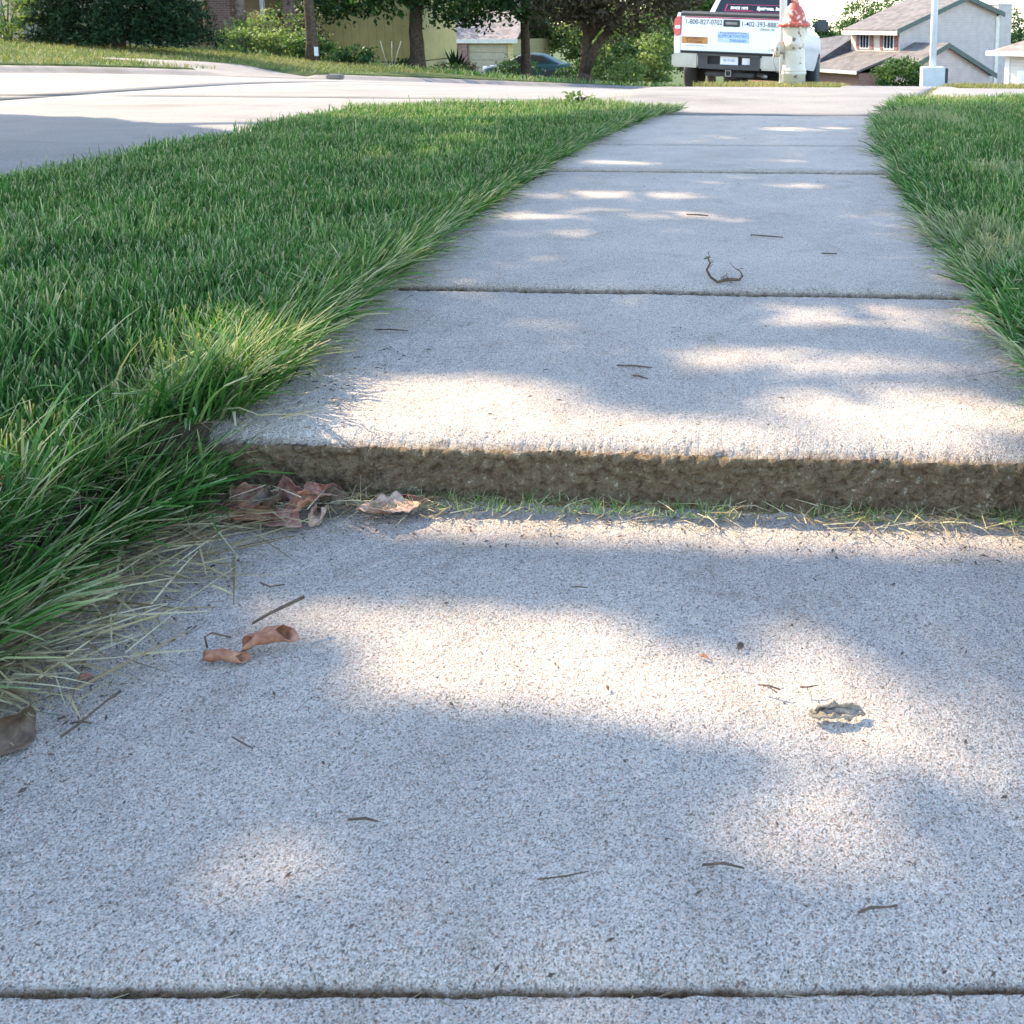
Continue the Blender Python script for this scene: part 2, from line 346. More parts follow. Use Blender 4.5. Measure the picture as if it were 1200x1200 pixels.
# ------------------------------------------------------------------ sidewalk
XL, XR = -.813, .412
walk = np_mesh('sidewalk', [(XL - .02, -1.3, -.16), (XR + .02, -1.3, -.16), (XR + .02, 5.66, -.13), (XL - .02, 5.66, -.13)], [(0, 1, 2, 3)], M['soil'])
tag(walk, 'speckled concrete sidewalk with one slab heaved above the next', 'sidewalk', kind='structure')
def slab(x0, x1, y0, y1, z0, z1, res, rough=.0, r=.012, thick=.1, face=False, seed=1, parent=walk, mat=None, base=None, skew=0, rx=None):
    """slab with rounded arrises and a gritty skin; z0/z1 = top height at its near and far end"""
    nf = max(3, int(thick / (res * (.8 if face else 3)))); prof = []
    for t in np.linspace(-thick, -r, nf, endpoint=False): prof.append((y0, t, 1))
    na = 9 if face else 4; rx = rx or r
    for a in np.linspace(0, math.pi / 2, na, endpoint=False): prof.append((y0 + rx * (1 - math.cos(a)), -r + r * math.sin(a), .6 if a < .45 else 0))
    for t in np.linspace(y0 + rx, y1 - r * .6, max(4, int((y1 - y0) / res))): prof.append((t, 0, 0))
    for a in np.linspace(.4, math.pi / 2, 3): prof.append((y1 - .6 * r * (1 - math.sin(a)), -.6 * r * (1 - math.cos(a)), 0))
    prof.append((y1, -thick, 0)); prof = np.array(prof)
    xs = np.linspace(x0, x1, max(4, int((x1 - x0) / res)))
    P = np.repeat(prof[:, None, :], len(xs), 1); X = np.repeat(xs[None, :], len(prof), 0); Y = P[..., 0].copy(); D = P[..., 1].copy(); K = P[..., 2]
    top = K == 0
    g = rng.random(X.shape) - .5
    n1 = fbm(X * 9, Y * 9, seed) - .5; n2 = fbm(X * 55, Y * 55, seed + 5) - .5
    D = D + np.where(top, n1 * .004 + n2 * .003 + g * rough, 0)
    ex = np.minimum(X - x0, x1 - X); D -= np.where(ex < r, r - np.sqrt(np.clip(r * r - (r - ex) ** 2, 0, None)), 0) * top
    soil = np.zeros_like(X)
    # ragged arris and broken face
    wob = (fbm(X * 6, X * 0 + seed, seed + 9) - .5) * .007 + (vnoise(X * 40, X * 0, seed + 3) - .5) * .004
    near = np.clip(1 - (Y - y0) / (.05 if face else .02), 0, 1)
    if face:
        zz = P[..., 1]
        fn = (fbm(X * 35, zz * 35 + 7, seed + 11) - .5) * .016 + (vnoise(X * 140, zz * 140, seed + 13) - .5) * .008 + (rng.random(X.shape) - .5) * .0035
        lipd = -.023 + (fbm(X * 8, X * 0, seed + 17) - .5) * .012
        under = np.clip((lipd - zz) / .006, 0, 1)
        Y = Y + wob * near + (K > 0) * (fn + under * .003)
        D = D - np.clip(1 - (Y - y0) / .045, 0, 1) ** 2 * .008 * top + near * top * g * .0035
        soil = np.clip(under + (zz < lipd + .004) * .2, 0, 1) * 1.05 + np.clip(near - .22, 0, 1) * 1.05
    else:
        Y = Y + wob * .5 * near
        soil = np.clip((-P[..., 1] - .004) / .012, 0, 1) * np.clip(near * 3, 0, 1) * 1.05
    Z = D + z0 + (z1 - z0) * np.clip((Y - y0) / (y1 - y0), 0, 1)
    if base is not None: Z = D + base(X, Y)
    Y = Y + skew * (X + .15) * np.clip((1.0 - Y) / .48, 0, 1.1)
    # side skirts
    X = np.concatenate([X[:, :1] - .001, X, X[:, -1:] + .001], 1); Y = np.concatenate([Y[:, :1], Y, Y[:, -1:]], 1)
    zs = np.full((len(prof), 1), min(z0, z1) - thick) if base is None else Z[:, :1] - thick
    Z = np.concatenate([zs, Z, zs], 1); soil = np.concatenate([soil[:, :1], soil, soil[:, -1:]], 1)
    n, k = X.shape; i = np.arange(n * k).reshape(n, k)
    return np_mesh('slab', np.stack([X, Y, Z], -1).reshape(-1, 3), np.stack([i[:-1, :-1], i[:-1, 1:], i[1:, 1:], i[1:, :-1]], -1).reshape(-1, 4),
                   mat or M['walk'], parent, True, {'soil': soil.ravel()})
LOW = -.068
slab(XL, XR, -1.2, .40, LOW - .014, LOW - .012, .02, seed=2, skew=.065)
slab(XL, XR, .401, .5275, LOW - .012, LOW - .011, .0034, rough=.0013, r=.004, seed=8, skew=.065)
# finer strip of the nearest slab that the photograph shows
slab(XL, XR, .5295, 1.172, LOW - .002, LOW - .011, .0034, rough=.0012, r=.017, rx=.042, seed=3, skew=.065)
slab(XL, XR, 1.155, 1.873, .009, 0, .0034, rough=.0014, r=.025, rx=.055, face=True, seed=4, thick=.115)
slab(XL, XR, 1.889, 3.425, .011, .003, .007, rough=.0012, r=.01, seed=5)
slab(XL, XR + .05, 3.447, 4.205, .014, .002, .012, rough=.001, r=.01, seed=6)
slab(XL, XR + .22, 4.225, 5.62, .006, .0, .015, rough=.001, r=.01, seed=7)

# driveway beyond the end of the sidewalk: two pours with a weedy joint
dw = np_mesh('driveway', [(-2.5, 5.6, -.19), (9, 5.6, -.19), (9, 8.95, -.22), (-2.0, 8.95, -.22)], [(0, 1, 2, 3)], M['soil'])
tag(dw, 'sunlit concrete driveway crossing the end of the sidewalk', 'driveway', kind='structure')
def dz(x, y): return zt(x, y) + ROAD_DROP * np.clip((-1.0 - x) / 1.2, 0, 1) + .004
def jx(y): return 1.05 + .22 * (y - 7.0)
def drive_slab(xa, xb):
    Y, T = np.meshgrid(np.linspace(5.63, 8.9, 18), np.linspace(0, 1, 26), indexing='ij'); X = xa(Y) + (xb(Y) - xa(Y)) * T; Z = dz(X, Y)
    V = np.stack([X, Y, Z], -1).reshape(-1, 3); n, k = X.shape; i = np.arange(n * k).reshape(n, k)
    Fs = [np.stack([i[:-1, :-1], i[:-1, 1:], i[1:, 1:], i[1:, :-1]], -1).reshape(-1, 4)]
    loop = np.concatenate([i[0, :], i[1:, -1], i[-1, -2::-1], i[-2:0:-1, 0]]); sk = V[loop].copy(); sk[:, 2] -= .12
    j = len(V) + np.arange(len(loop)); Fs.append(np.stack([loop, j, np.roll(j, -1), np.roll(loop, -1)], -1))
    np_mesh('slab', np.concatenate([V, sk]), np.concatenate(Fs), M['road'], dw)
drive_slab(lambda y: np.interp(y, [5.63, 6.3, 9], [-1.3, -2.15, -1.0]), lambda y: jx(y) - .013)
drive_slab(lambda y: jx(y) + .013, lambda y: y * 0 + 9.0)
# sidewalk running on past the driveway
wf = sheet('sidewalk', M['soil'], np.linspace(8.93, 21, 30), np.linspace(0, 1, 4), lambda Y, T: .62 + 1.05 * T + .1 * (Y - 9) * 1.0, lambda X, Y, T: zt(X, Y) - .1)
tag(wf, 'pale concrete sidewalk continuing downhill past the hydrant', 'sidewalk', kind='structure')
for a in np.arange(8.94, 20.5, 1.5):
    sheet('slab', M['road'], np.linspace(a, a + 1.485, 7), np.linspace(0, 1, 4), lambda Y, T: .62 + 1.05 * T + .1 * (Y - 9), lambda X, Y, T: zt(X, Y) + .004, wf)

# ------------------------------------------------------------------ grass
def blades(name, mat, base, length, width, az, lean, bend, K=3, tip=.45, floor=None, tone=None, dry=None, parent=None, twist=None, seed=0):
    g = np.random.default_rng(seed); n = len(base)
    t = np.linspace(0, 1, K + 1); pos = [base.copy()]; p = base.copy(); dirx = np.cos(az); diry = np.sin(az)
    for k in range(K):
        a = lean + bend * (t[k] + t[k + 1]) / 2; s = length / K
        p = p + np.stack([np.sin(a) * dirx * s, np.sin(a) * diry * s, np.cos(a) * s], -1)
        pos.append(p.copy())
    tw = g.normal(0, .7, n) if twist is None else twist
    side = np.stack([-diry * np.cos(tw), dirx * np.cos(tw), np.sin(tw) * .8], -1)
    V = np.zeros((n, K + 1, 2, 3))
    for k in range(K + 1):
        w = width * (1 - (1 - tip) * t[k] ** 1.6) * .5
        V[:, k, 0] = pos[k] - side * w[:, None]; V[:, k, 1] = pos[k] + side * w[:, None]
    if floor is not None:
        fl = floor(V[..., 0], np.broadcast_to(base[:, 1][:, None, None], V.shape[:3])); V[..., 2] = np.maximum(V[..., 2], fl + .002 + g.random(n)[:, None, None] * .008)
    b = (np.arange(n) * (K + 1) * 2)[:, None]
    Fq = np.concatenate([np.stack([b + 2 * k, b + 2 * k + 1, b + 2 * k + 3, b + 2 * k + 2], -1).reshape(-1, 4) for k in range(K)])
    tone = g.random(n) if tone is None else tone; dry = np.zeros(n) if dry is None else dry
    rep = (K + 1) * 2
    tt = np.repeat(tone, rep).reshape(n, K + 1, 2); dd = np.repeat(dry, rep).reshape(n, K + 1, 2).copy()
    # cut tips are bleached, bases are pale
    dd[:, -1, :] = np.maximum(dd[:, -1, :], (g.random(n) < .42)[:, None] * .75)
    o = np_mesh(name, V.reshape(-1, 3), Fq, mat, parent, False, {'tone': tt.ravel(), 'dry': dd.ravel()})
    return o
def low_top(y): return LOW - .009 * np.clip((np.asarray(y) - .53) / .63, 0, 1)
def walk_floor(x, y):
    return np.where((x > XL) & (x < XR), np.where(y < 1.158, low_top(y), .003 + .009 * np.clip((1.87 - y) / .7, 0, 1)), -.03)
def scatter(n, x0, x1, y0, y1, g, dens=None):
    P = np.stack([g.uniform(x0, x1, n), g.uniform(y0, y1, n)], -1)
    if dens is not None: P = P[g.random(n) < dens(P[:, 0], P[:, 1])]
    return P
def inview(x, y, pad=.25): return (x > -1.0 * y - 1.0 - pad) & (y > -.2)

# --- parkway strip left of the sidewalk
g = np.random.default_rng(11)
def strip_far(x): return 6.25 - 1.0 * np.clip((-1.2 - x) / 1.1, 0, 1) ** 2 * .4 - .9 * np.clip((x + 1.5) / .75, 0, 1) ** 2 * .45
def strip_edge_x(y):          # where the turf stops over the slab
    y = np.asarray(y)
    return XL + np.interp(y, [.4, .9, 1.1, 1.2, 1.4, 2.2, 3.4, 4.5, 5.3, 6.3], [.06, .07, .085, .115, .08, .02, .0, .03, .14, .42]) + (fbm(y * 5, y * 0, 21) - .5) * .06
P = scatter(245000, -2.75, -.38, .2, 6.4, g, lambda x, y: np.where(y < 2.2, 1, np.where(y < 3.5, .62, .42)))
x, y = P[:, 0], P[:, 1]
keep = inview(x, y) & (x < strip_edge_x(y)) & (y < strip_far(x)) & (x > -2.52 + .05 * g.standard_normal(len(x)))
P = P[keep]; x, y = P[:, 0], P[:, 1]
ed = np.clip(1 - (strip_edge_x(y) - x) / np.where(y < 2, .20, .16), 0, 1)        # 1 at the walk edge
soilz = np.where(y < 1.4, -.02 - .02 * np.clip((1.3 - y) / .5, 0, 1), 0.0) + (fbm(x * 3, y * 3, 31) - .5) * .03
soilz = np.where(x > XL, walk_floor(x, y) + .004, soilz)
n = len(P); patch = fbm(x * 4, y * 4, 33)
L_ = (.040 + .02 * g.random(n) + .02 * (patch - .5)) * np.where(g.random(n) < .04, 1.5, 1) + ed * (.035 + .05 * g.random(n)) * np.interp(y, [0, 1.6, 3, 6], [1.3, 1.15, .65, .4])
W_ = np.interp(y, [.6, 1.5, 3, 6], [.0036, .0038, .0048, .0064]) * g.uniform(.55, 1.5, n)
az = np.where(g.random(n) < .25 + .75 * ed, g.normal(.12, .55, n), g.uniform(-math.pi, math.pi, n))
lean = g.uniform(.05, .45, n) * (1 - ed) + ed * g.uniform(.35, 1.05, n)
bend = g.uniform(0, .6, n) + ed * g.uniform(.1, .8, n)
dry = np.clip((g.random(n) < np.where(ed > .75, .22, .05)) * g.uniform(.4, 1, n) + (fbm(x * 2.2, y * 2.2, 35) > .66) * g.uniform(0, .35, n), 0, 1)
tone = np.clip(.12 + .75 * g.random(n) ** 1.4 + (patch - .5) * .5, 0, 1)
st = blades('grass', M['grass'], np.stack([x, y, soilz], -1), L_, W_, az, lean, bend, 3, .4, walk_floor, tone, dry, seed=1)
tag(st, 'thick green grass strip between the street and the sidewalk, long blades flopping over the slab edge', 'grass', kind='stuff')
g = np.random.default_rng(13); P = scatter(2900, -1.25, -.62, .72, 2.5, g); x, y = P[:, 0], P[:, 1]
keep = inview(x, y, .1) & (x < strip_edge_x(y)) & (g.random(len(x)) < np.clip(1.1 - (strip_edge_x(y) - x) / .3, .1, 1) * np.interp(y, [.6, 1.6, 2.3], [1, .9, .3])); P = P[keep]; x, y = P[:, 0], P[:, 1]; n = len(P)
o = blades('grass', M['grass'], np.stack([x, y, np.where(x > XL, walk_floor(x, y) + .004, -.02)], -1), g.uniform(.09, .165, n), g.uniform(.003, .0068, n), g.normal(.3, .55, n), g.uniform(.25, .9, n), g.uniform(.3, 1.0, n), 5, .06, walk_floor, g.uniform(.15, 1, n), (g.random(n) < .25) * g.uniform(.3, 1, n), seed=77)
tag(o, 'long arching grass blades drooping from the strip onto the slabs', 'grass', kind='stuff')
g = np.random.default_rng(14); P = scatter(1200, -.84, -.69, 1.05, 1.36, g, lambda x, y: np.clip((-.665 - x) / .06, .3, 1)); x, y = P[:, 0], P[:, 1]; n = len(P)
o = blades('grass', M['grass'], np.stack([x, y, walk_floor(x, y) + .002], -1), g.uniform(.05, .12, n), g.uniform(.003, .005, n), g.normal(.1, .7, n), g.uniform(.15, .8, n), g.uniform(.1, .8, n), 4, .2, walk_floor, g.uniform(.05, .9, n), (g.random(n) < .12) * g.uniform(.4, 1, n), seed=78)
tag(o, 'grass tuft overgrowing the left corner of the raised slab', 'grass', kind='stuff')
# bed of soil and thatch under the strip
def bed(name, x0f, x1f, ya, yb, zf, label):
    o = sheet(name, M['soil'], np.arange(ya, yb, .03), 1 - (1 - np.linspace(0, 1, 40)) ** 3, lambda Y, T: x0f(Y) + (x1f(Y) - x0f(Y)) * T, lambda X, Y, T: zf(X, Y))
    return tag(o, label, 'soil', kind='structure')
bed('soil_bed', lambda y: np.full_like(y, -2.5), lambda y: np.minimum(strip_edge_x(y) - .015, XL + .11), .3, 6.0,
    lambda X, Y: np.where(X > XL - .01, walk_floor(XL + .01 + X * 0, Y) + .006, np.where(Y < 1.4, -.03, -.01) - .05 * np.clip((-2.3 - X) / .2, 0, 1)), 'dark soil under the grass strip')
# loose thatch hanging over the edge: straw coloured
def thatch(name, n, x0, x1, y0, y1, g, label, flo, lenr=(.03, .09), wid=.0016, dens=None, aim=None, lift=.0, ya_skew=False):
    P = scatter(n, x0, x1, y0, y1, g, dens); x, y = P[:, 0], P[:, 1]; n = len(P)
    az = g.uniform(-math.pi, math.pi, n) if aim is None else g.normal(aim, .8, n)
    if ya_skew: y = y + .065 * (x + .15)
    o = blades(name, M['straw'], np.stack([x, y, flo(x, y) + .002 + lift * g.random(n)], -1), g.uniform(*lenr, n), wid * g.uniform(.6, 1.5, n), az,
               g.uniform(1.3, 1.58, n), g.uniform(-.1, .25, n), 3, .3, flo, g.random(n), np.zeros(n), seed=n)
    return tag(o, label, 'dry grass', kind='stuff')
def low_floor(x, y): return low_top(y) + 0 * x
thatch('dry_thatch', 8500, XL - .1, XL + .3, .74, 4.6, np.random.default_rng(3), 'straw coloured dead blades trailing from the left grass edge onto the slabs', walk_floor,
       dens=lambda x, y: np.clip(1 - (x - strip_edge_x(y)) / .11, 0, 1) ** 1.8 * np.interp(y, [.5, 1.2, 2, 4.6], [1, 1, .8, .4]), aim=0., lift=.012)
thatch('dry_thatch', 1500, XL + .02, XL + .24, .74, 1.14, np.random.default_rng(33), 'matted pale straw under the drooping blades beside the lower slab', low_floor, (.03, .11), .0022,
       dens=lambda x, y: np.clip(1 - (x - XL - .07) / .16, 0, 1) ** 1.2, aim=-.1, lift=.016)
thatch('grass_clippings', 60, -.66, -.50, 1.06, 1.13, np.random.default_rng(44), 'pale straw tangled over the pile of dead leaves', low_floor, (.03, .075), .0012, lift=.03)
thatch('grass_clippings', 4200, XL + .08, XR, 1.03, 1.15, np.random.default_rng(4), 'dry grass clippings swept against the foot of the raised slab', low_floor, (.012, .045), .0012,
       dens=lambda x, y: np.clip(1 - (1.142 - y) / .06, 0, 1) ** 1.2 * np.where(x < -.45, 1, .35 + .65 * (fbm(x * 7, x * 0, 5) > .5)), lift=.012)
thatch('grass_clippings', 150, XL, XR, .522, .530, np.random.default_rng(5), 'pale grass clippings caught in the slab joint', lambda x, y: np.full_like(x, LOW - .024), (.01, .035), .0009, lift=.008, aim=0., ya_skew=True)
# green fringe of moss-like shoots at the foot of the step
g = np.random.default_rng(6); P = scatter(1500, -.55, XR, 1.115, 1.152, g, lambda x, y: .12 + .88 * (fbm(x * 9, x * 0, 8) > .55)); n = len(P)
o = blades('grass', M['grass'], np.stack([P[:, 0], P[:, 1], np.full(n, LOW)], -1), g.uniform(.006, .02, n), np.full(n, .0014), g.uniform(-3, 3, n), g.uniform(.3, 1.3, n), g.uniform(0, .5, n), 2, .2,
           low_floor, g.uniform(.3, 1, n), (g.random(n) < .4) * .6, seed=4)
tag(o, 'tiny green shoots growing along the foot of the raised slab', 'grass', kind='stuff')

# --- lawn right of the sidewalk
g = np.random.default_rng(12)
def right_edge_x(y): return XR + np.interp(y, [1.2, 2.5, 4, 5, 5.6, 6.6], [-.03, -.01, .03, .12, .2, .46]) + (fbm(np.asarray(y) * 6, np.asarray(y) * 0, 41) - .5) * .05
P = scatter(240000, .3, 3.9, 1.0, 7.0, g, lambda x, y: np.where(y < 3, 1, .55) * np.where(x < .36 * y + .3, 1, .45)); x, y = P[:, 0], P[:, 1]
keep = (x > right_edge_x(y)) & (x < .42 * y + 1.3) & (y < 6.75 + .1 * (x - 1) + .08 * g.standard_normal(len(x)))
P = P[keep]; x, y = P[:, 0], P[:, 1]; n = len(P)
ed = np.clip(1 - (x - right_edge_x(y)) / .15, 0, 1); patch = fbm(x * 4, y * 4, 43)
soilz = np.where(x < XR, .006, 0.0) + (fbm(x * 3, y * 3, 44) - .5) * .03
L_ = .04 + .025 * g.random(n) + .02 * (patch - .5) + ed * .05 * g.random(n)
W_ = np.interp(y, [1.5, 3, 7], [.0042, .0052, .0072]) * g.uniform(.7, 1.25, n)
az = np.where(g.random(n) < .2 + .7 * ed, g.normal(math.pi, .7, n), g.uniform(-math.pi, math.pi, n))
lean = g.uniform(.05, .5, n) * (1 - ed) + ed * g.uniform(.4, 1.1, n); bend = g.uniform(0, .6, n) + ed * g.uniform(.1, .7, n)
dry = np.clip((g.random(n) < np.where(ed > .8, .2, .06)) * g.uniform(.4, 1, n) + (fbm(x * 2.6, y * 2.0, 45) > .58) * g.uniform(0, .75, n), 0, 1)
tone = np.clip(.15 + .75 * g.random(n) ** 1.3 + (patch - .5) * .5, 0, 1)
o = blades('grass', M['grass'], np.stack([x, y, soilz], -1), L_, W_, az, lean, bend, 3, .4, walk_floor, tone, dry, seed=2)
tag(o, 'green lawn with thin brown patches along the right edge of the sidewalk', 'grass', kind='stuff')
bed('soil_bed', lambda y: np.maximum(right_edge_x(y) + .02, XR - .02), lambda y: y * 0 + 4.2, .6, 6.6, lambda X, Y: np.where(X < XR + .02, .004, -.005), 'dark soil under the right lawn')
thatch('dry_thatch', 1500, XR - .16, XR + .08, 1.4, 5.2, np.random.default_rng(9), 'straw coloured dead blades along the right lawn edge', walk_floor,
       dens=lambda x, y: np.clip(1 - (right_edge_x(y) - x) / .09, 0, 1) ** 1.6, aim=math.pi, lift=.01)

# --- sunburnt verges beyond the driveway and across the street
def tuft_field(name, n, x0, x1, y0, y1, seed, hgt, wid, mat, label, mask, dryp=.3, zf=lawn, amt=1.0):
    g = np.random.default_rng(seed); P = scatter(n, x0, x1, y0, y1, g); x, y = P[:, 0], P[:, 1]
    k = mask(x, y); P = P[k]; x, y = P[:, 0], P[:, 1]; n = len(P)
    pt = fbm(x * 1.4, y * 1.4, seed)
    dry = np.clip((g.random(n) < dryp) * g.uniform(.3, 1, n) + (pt > .55) * g.uniform(.1, .6, n), 0, 1) * amt
    o = blades(name, mat, np.stack([x, y, zf(x, y) - .01], -1), hgt * g.uniform(.55, 1.3, n), wid * g.uniform(.7, 1.3, n), g.uniform(-3.14, 3.14, n), g.uniform(.05, .7, n), g.uniform(0, .8, n), 2, .35,
               None, np.clip(g.random(n) * .7 + pt * .4, 0, 1), dry, seed=seed)
    return tag(o, label, 'grass', kind='stuff')
tuft_field('grass', 26000, -1.0, 2.0, 8.85, 14.5, 51, .05, .007, M['grass_dry'], 'yellowing grass verge around the foot of the fire hydrant',
           lambda x, y: (x > xr(y) + .02 + .3 * np.clip((9.6 - y) / .7, 0, 1)) & (x < .58 + .1 * (y - 9) + .04 * np.sin(y * 9)) & (y > 8.95 + .05 * np.sin(x * 7)), .6)
tuft_field('grass', 26000, 1.6, 5.8, 8.9, 12.5, 52, .055, .007, M['grass_dry'], 'thin yellow grass verge past the driveway, beside the white garage view',
           lambda x, y: (x > 1.72 + .1 * (y - 9)) & (x < .5 * y + .5), .6)
tuft_field('grass', 70000, -20.5, -8.3, 10.5, 31, 53, .075, .014, M['grass_dry'], 'sunburnt lawn sloping up from the far curb',
           lambda x, y: (x < xl(y) - .36 + .06 * np.sin(y * 5)) & (x > -.95 * y - 1.2) & ~((y > 15.55 + .05 * np.sin(x * 6)) & (y < 17.65) & (x > xl(y) - 2.4)) & (np.random.default_rng(1).random(len(x)) < np.interp(y, [10, 16, 31], [1, .8, .4])), .2, amt=.8)
tuft_field('grass', 18000, -18, -2, 24, 55, 54, .15, .03, M['grass'], 'green lawn under the trees beyond the curb',
           lambda x, y: (x < xl(y) - .4) & (x > -.8 * y), .1)
# weeds in the driveway joint
g = np.random.default_rng(61); yy = g.uniform(6.9, 8.9, 900); yy = yy[g.random(900) < np.clip((yy - 6.7) / 1.2, .15, 1) * (fbm(yy * 4, yy * 0, 3) > .42)]; n = len(yy)
o = blades('weeds', M['grass_dry'], np.stack([jx(yy) + g.normal(0, .012, n), yy, dz(jx(yy), yy) - .02], -1), g.uniform(.02, .055, n), np.full(n, .005), g.uniform(-3, 3, n), g.uniform(.2, 1.2, n), g.uniform(0, .6, n), 2, .3, None,
           g.random(n), (g.random(n) < .4) * .7, seed=61)
tag(o, 'low weeds sprouting from the open driveway joint', 'weeds', kind='stuff')

# ------------------------------------------------------------------ fallen leaves, twigs, crumbs
def litter_mat(name, a, b, c):
    m, nt, p = newmat(name); L = nt.links.new
    tc = nt.nodes.new('ShaderNodeTexCoord'); n = N(nt, 'ShaderNodeTexNoise', Scale=70.0, Detail=5.0, Roughness=.65); L(tc.outputs['Object'], n.inputs['Vector'])
    cc = ramp(nt, n.outputs[0], [(.3, a), (.5, b), (.7, c)]); L(cc, p.inputs['Base Color']); p.inputs['Roughness'].default_value = .6
    bp = N(nt, 'ShaderNodeBump', Strength=.6, Distance=.002); L(n.outputs[0], bp.inputs['Height']); L(bp.outputs[0], p.inputs['Normal'])
    t = nt.nodes.new('ShaderNodeBsdfTranslucent'); L(cc, t.inputs[0]); mx = nt.nodes.new('ShaderNodeMixShader'); mx.inputs[0].default_value = .2
    L(p.outputs[0], mx.inputs[1]); L(t.outputs[0], mx.inputs[2]); L(mx.outputs[0], nt.nodes['Material Output'].inputs[0]); return m
M['leaf_tan'] = litter_mat('dead_leaf_tan', (.22, .08, .04), (.42, .18, .095), (.56, .3, .18))
M['leaf_red'] = litter_mat('dead_leaf_red', (.2, .07, .045), (.36, .16, .11), (.52, .32, .23))
M['leaf_umber'] = litter_mat('dead_leaf_umber', (.06, .036, .02), (.12, .075, .042), (.22, .14, .085))
M['leaf_pale'] = litter_mat('dead_leaf_pale', (.3, .13, .09), (.52, .33, .23), (.68, .5, .36))
M['twig'] = simple('twig_bark', (.11, .07, .045), .9, var=.4, scale=90, bump=.6, bscale=200)
M['chip'] = simple('bark_chip', (.3, .24, .17), .9, var=.5, scale=60, bump=.8, bscale=150)
def curled_leaf(name, mat, loc, length, width, rz, roll, arch=.2, tilt=(0, 0), lobes=0, seed=0, label=None, cat='leaf', group=None, stem=0, crumple=.15, offset=0):
    """a dead leaf: outline with optional lobes, rolled about its midrib by 'roll' radians and arched lengthwise"""
    g = np.random.default_rng(seed); nu, nv = 22, 13; V = []
    for i in range(nu):
        u = i / (nu - 1); w = width / 2 * (math.sin(math.pi * min(1, max(.02, u)) ** .8) ** .7) * (1 + .28 * lobes * math.cos(u * math.pi * 7 + seed)) + width * .015
        for j in range(nv):
            v = j / (nv - 1) * 2 - 1; s = v * w + offset * w
            k = roll / (width / 2); a = s * k
            if abs(k) > 1e-4: yy, zz = math.sin(a) / k, (1 - math.cos(a)) / k
            else: yy, zz = s, 0
            xx = (u - .5) * length; zz += -arch * length * ((u - .5) ** 2) * 4 * (.5)
            V.append((xx, yy, zz))
    V = np.array(V); q = crumple * width
    V[:, 2] += (fbm(V[:, 0] / length * 5 + seed, V[:, 1] / width * 5, seed) - .5) * q
    V[:, 1] += (fbm(V[:, 0] / length * 5 + 9, V[:, 2] / width * 5, seed + 4) - .5) * q
    rot = Matrix.Rotation(rz, 3, 'Z') @ Matrix.Rotation(tilt[1], 3, 'Y') @ Matrix.Rotation(tilt[0], 3, 'X'); A = np.array(rot); V = V @ A.T
    lo = V[:, 2].min(); V[:, 2] -= lo
    i = np.arange(nu * nv).reshape(nu, nv)
    o = np_mesh(name, V, np.stack([i[:-1, :-1], i[:-1, 1:], i[1:, 1:], i[1:, :-1]], -1).reshape(-1, 4), mat, None, True)
    md = o.modifiers.new('thickness', 'SOLIDIFY'); md.thickness = .0007
    o.location = (loc[0], loc[1], loc[2] - (LOW - float(low_top(loc[1])) if loc[1] < 1.15 else 0))
    if stem:
        b = Vector(V[(nu - 1) * nv + nv // 2]) ; d = rot @ Vector((1, .15, .12))
        MB().tube([b - d * .004, b + d * stem * .4 + Vector((0, 0, .004)), b + d * stem], [.0013, .001, .0012], 6).build('stem', M['twig'], o, True)
    if cat == 'leaf' and group is None: o.scale = (.88,) * 3
    if label: tag(o, label, cat, group)
    return o
G_ = 'dead leaves piled in the corner below the raised slab'
curled_leaf('fallen_leaf', M['leaf_tan'], (-.515, .826, LOW), .05, .05, R(8), 4.4, .1, (.9, .05), .15, 1, 'rolled reddish tan leaf with a hooked stalk, lying before its twin', stem=0)
hk = MB().tube([(-.533, .826, LOW + .008), (-.536, .828, LOW + .018), (-.530, .83, LOW + .021), (-.513, .833, LOW + .015)], [.0009, .001, .001, .0008], 6).build('leaf_stalk', M['twig'], None, True)
tag(hk, 'thin dark hooked stalk arching over the rolled leaf', 'stalk')
curled_leaf('fallen_leaf', M['leaf_tan'], (-.48, .842, LOW + .004), .06, .056, R(14), 3.4, .15, (.5, -.12), .3, 5, 'rolled tan leaf with a ragged tail, leaning on the hooked one')
tw = MB().tube([(-.502, .851, LOW + .018), (-.49, .862, LOW + .022), (-.466, .886, LOW + .026)], [.0012, .0016, .0019], 7).build('twig', M['twig'], None, True); tag(tw, 'short bare twig pointing away from the rolled tan leaf', 'twig')
curled_leaf('fallen_leaf', M['leaf_umber'], (-.634, .708, LOW), .062, .05, R(75), 1.5, .3, (1.25, .1), .1, 9, 'dark brown folded leaf standing on edge at the grass border')
curled_leaf('fallen_leaf', M['leaf_pale'], (-.468, 1.112, LOW + .002), .086, .062, R(8), .75, -.12, (-.12, .03), .5, 13, 'large pale pink leaf with curled lobes against the raised slab', stem=.03, crumple=.32)
curled_leaf('fallen_leaf', M['leaf_red'], (-.45, 1.136, LOW + .008), .055, .024, R(-8), 2.2, .1, (.9, 0), .5, 14, 'narrow red curled leaf behind the large pale leaf')
